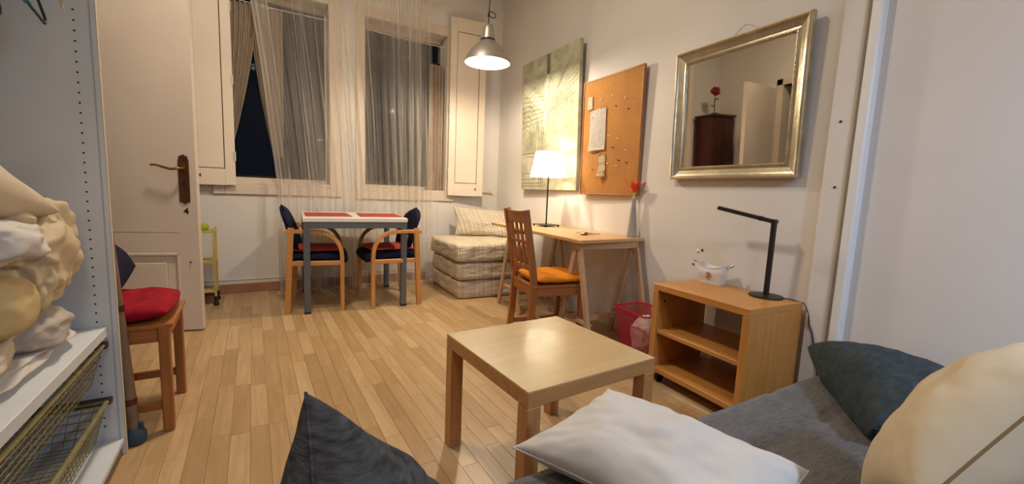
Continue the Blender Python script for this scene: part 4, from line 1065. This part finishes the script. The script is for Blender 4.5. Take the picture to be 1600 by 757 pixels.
bm = B(); bmesh.ops.create_icosphere(bm, subdivisions=3, radius=.045, matrix=Matrix.Translation((0, 0, .085))); obj('bulb', bm, emit('pendant_bulb', (1, .80, .55), 40), t, True)
light('pendant_light', 'POINT', (0, 0, .03), PENDANT_W, WARM, .05, t)
lp = [(0, 0, .30), (-.002, 0, .36)]
for k in range(13): a = k/12*2*PI; lp.append((.03-.032*math.cos(a), .02*math.sin(a)*.3, .385+.026*math.sin(a)))
lp += [(0, 0, .42), (.012, 0, .6), (.012, 0, ZC-2.075)]
bm = B(); tube(bm, lp, .004, 8); obj('cord', bm, black_m, t, True)
bm = B(); tube(bm, [(.008, 0, .53), (.010, 0, .58)], .013, 10); obj('cord_grip', bm, black_m, t, True)
bm = B(); tube(bm, [(-.003, 0, .365), (-.001, 0, .39)], .009, 8); obj('cord_grip', bm, black_m, t, True)
bm = B(); lathe(bm, [(.05, ZC-2.075-.03), (.055, ZC-2.075)], seg=20); obj('ceiling_rose', bm, whitep_m, t, True)

# ============================================================ SOFA AND CUSHIONS
SF = thing('sofa', 'low grey tweed sofa bed in the foreground along the right wall', 'sofa', (.92, .20, 0), R(2.2))
def padbox(x0, x1, y0, y1, z0, z1, rad, seams=(), puff=.012, nx=90, ny=50):
    bm = B(); g = []
    for i in range(nx+1):
        row = []
        for j in range(ny+1):
            x = x0+(x1-x0)*i/nx; y = y0+(y1-y0)*j/ny
            dx = min(x-x0, x1-x); dy = min(y-y0, y1-y); z = z1
            for d in (dx, dy):
                if d < rad: z -= rad-math.sqrt(max(0, rad*rad-(rad-d)**2))
            z += puff*fbm(Vector((x*3, y*3, 1)))
            for (ax, c) in seams:
                q = (x if ax == 'x' else y)-c; z -= .012*math.exp(-(q/.012)**2)
            row.append(bm.verts.new((x, y, z)))
        g.append(row)
    for i in range(nx):
        for j in range(ny): bm.faces.new((g[i][j], g[i+1][j], g[i+1][j+1], g[i][j+1]))
    loop = [g[i][0] for i in range(nx+1)]+[g[nx][j] for j in range(1, ny+1)]+[g[i][ny] for i in range(nx-1, -1, -1)]+[g[0][j] for j in range(ny-1, 0, -1)]
    lo = [bm.verts.new((v.co.x, v.co.y, z0)) for v in loop]; n = len(loop)
    for k in range(n): bm.faces.new((loop[k], loop[(k+1) % n], lo[(k+1) % n], lo[k]))
    bm.faces.new(lo); return bm
obj('mattress', padbox(-1.15, 1.20, -.55, .53, .24, .425, .03, (('y', .36), ('y', .02), ('x', .40)), .006), sofa_m, SF, 'all')
obj('base', box(B(), -1.10, 1.16, -.52, .47, .05, .24, .01), black_m, SF)
for sx in (-1, 1):
    for sy in (-.46, .40): obj('leg', box(B(), sx*1.0-.03, sx*1.0+.03, sy-.03, sy+.03, 0, .05), black_m, SF)
obj('backrest', padbox(-1.15, 1.20, -.80, -.56, .24, .78, .05, (), .006, 60, 12), sofa_m, SF, 'all')

def cushion(name, label, P, th, m, seed, pinch=.1, wr=.012, piping=None, power=.45, wf=7, bow=0):
    t = thing(name, label, 'cushion', (0, 0, 0))
    bm = B(); pillow(bm, P, th, 56, pinch, wr, seed, power, bow, wf)
    for v in bm.verts:
        if v.co.z < .434 and v.co.y < .76: v.co.z = .434+.12*(v.co.z-.434)*0
    obj('cover', bm, m, t, 'all')
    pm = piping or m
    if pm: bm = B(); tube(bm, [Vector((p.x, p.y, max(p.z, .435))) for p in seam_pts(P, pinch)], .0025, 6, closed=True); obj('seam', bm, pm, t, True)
    return t
cushion('white_cushion', 'plump white cushion lying on the sofa edge in the centre foreground', [(.400, .735, .465), (.59, .28, .47), (.925, .425, .462), (.665, .750, .54)], .15, cotton_m, 2, .10, .012)
cushion('charcoal_cushion', 'charcoal grey woven cushion standing at the bottom left of the foreground', [(.004, .60, .726), (-.01, .22, .50), (.20, .33, .15), (.22, .71, .37)], .27, char_m, 4, .11, .014)
cushion('slate_cushion', 'dark slate blue-grey cushion on the sofa beside the wall', [(1.605, .79, .505), (1.22, .44, .48), (1.40, .14, .46), (1.68, .44, .45)], .26, teal_m, 6, .05, .014, None, .36)
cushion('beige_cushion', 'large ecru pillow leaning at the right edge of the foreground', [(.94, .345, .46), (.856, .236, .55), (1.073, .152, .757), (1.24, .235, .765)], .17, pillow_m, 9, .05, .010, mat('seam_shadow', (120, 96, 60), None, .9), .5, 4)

# added lamps out of view that fill the room with light
t = thing('added_fill_light', 'added square white fill light, unseen, above the rear half of the room', 'fill light', (.1, -1.3, ZC))
obj('housing', box(B(), -.3, .3, -.3, .3, -.05, 0, .006), whitep_m, t)
light('rear_light', 'AREA', (0, 0, -.06), BACK_W, (1, .90, .80), .55, t)  # warm fill from an added, unseen fixture
t = thing('added_cool_lamp', 'added tall cool white fill lamp, unseen, behind the sofa', 'lamp', (1.72, -.95, 0))
bm = B(); lathe(bm, [(.13, 0), (.13, .02), (.02, .03)], seg=28); tube(bm, [(0, 0, .02), (0, 0, 1.9), (-.03, 0, 2.02), (-.12, 0, 2.08), (-.30, .0, 2.08)], .011, 10); obj('stand', bm, blackmetal_m, t, True)
bm = B(); lathe(bm, [(.12, 2.02), (.09, 2.10), (.03, 2.12)], c=(-.34, 0, 0), seg=28, cap=False); obj('head', bm, whitep_m, t, True)
light('cool_light', 'AREA', (-.34, 0, 2.03), COOL_W, COOL, .20, t, rot=(R(28), R(-20), 0), shape='DISK')  # added cool fill for the near right wall, lamp form invented
t = thing('added_fill_light', 'added round glowing fill light, unseen, above the middle of the room', 'fill light', (-.05, 2.4, ZC))
bm = B(); lathe(bm, [(.0, -.11), (.08, -.10), (.14, -.07), (.17, -.03), (.17, 0)], seg=32, cap=False); obj('fill_glow_bowl', bm, emit('fill_glow_bowl', (1, .80, .58), 3), t, 'all')
light('middle_light', 'AREA', (0, 0, -.12), FILL_W, (1, .88, .72), .34, t, shape='DISK')  # added warm fill for the door and middle of the room
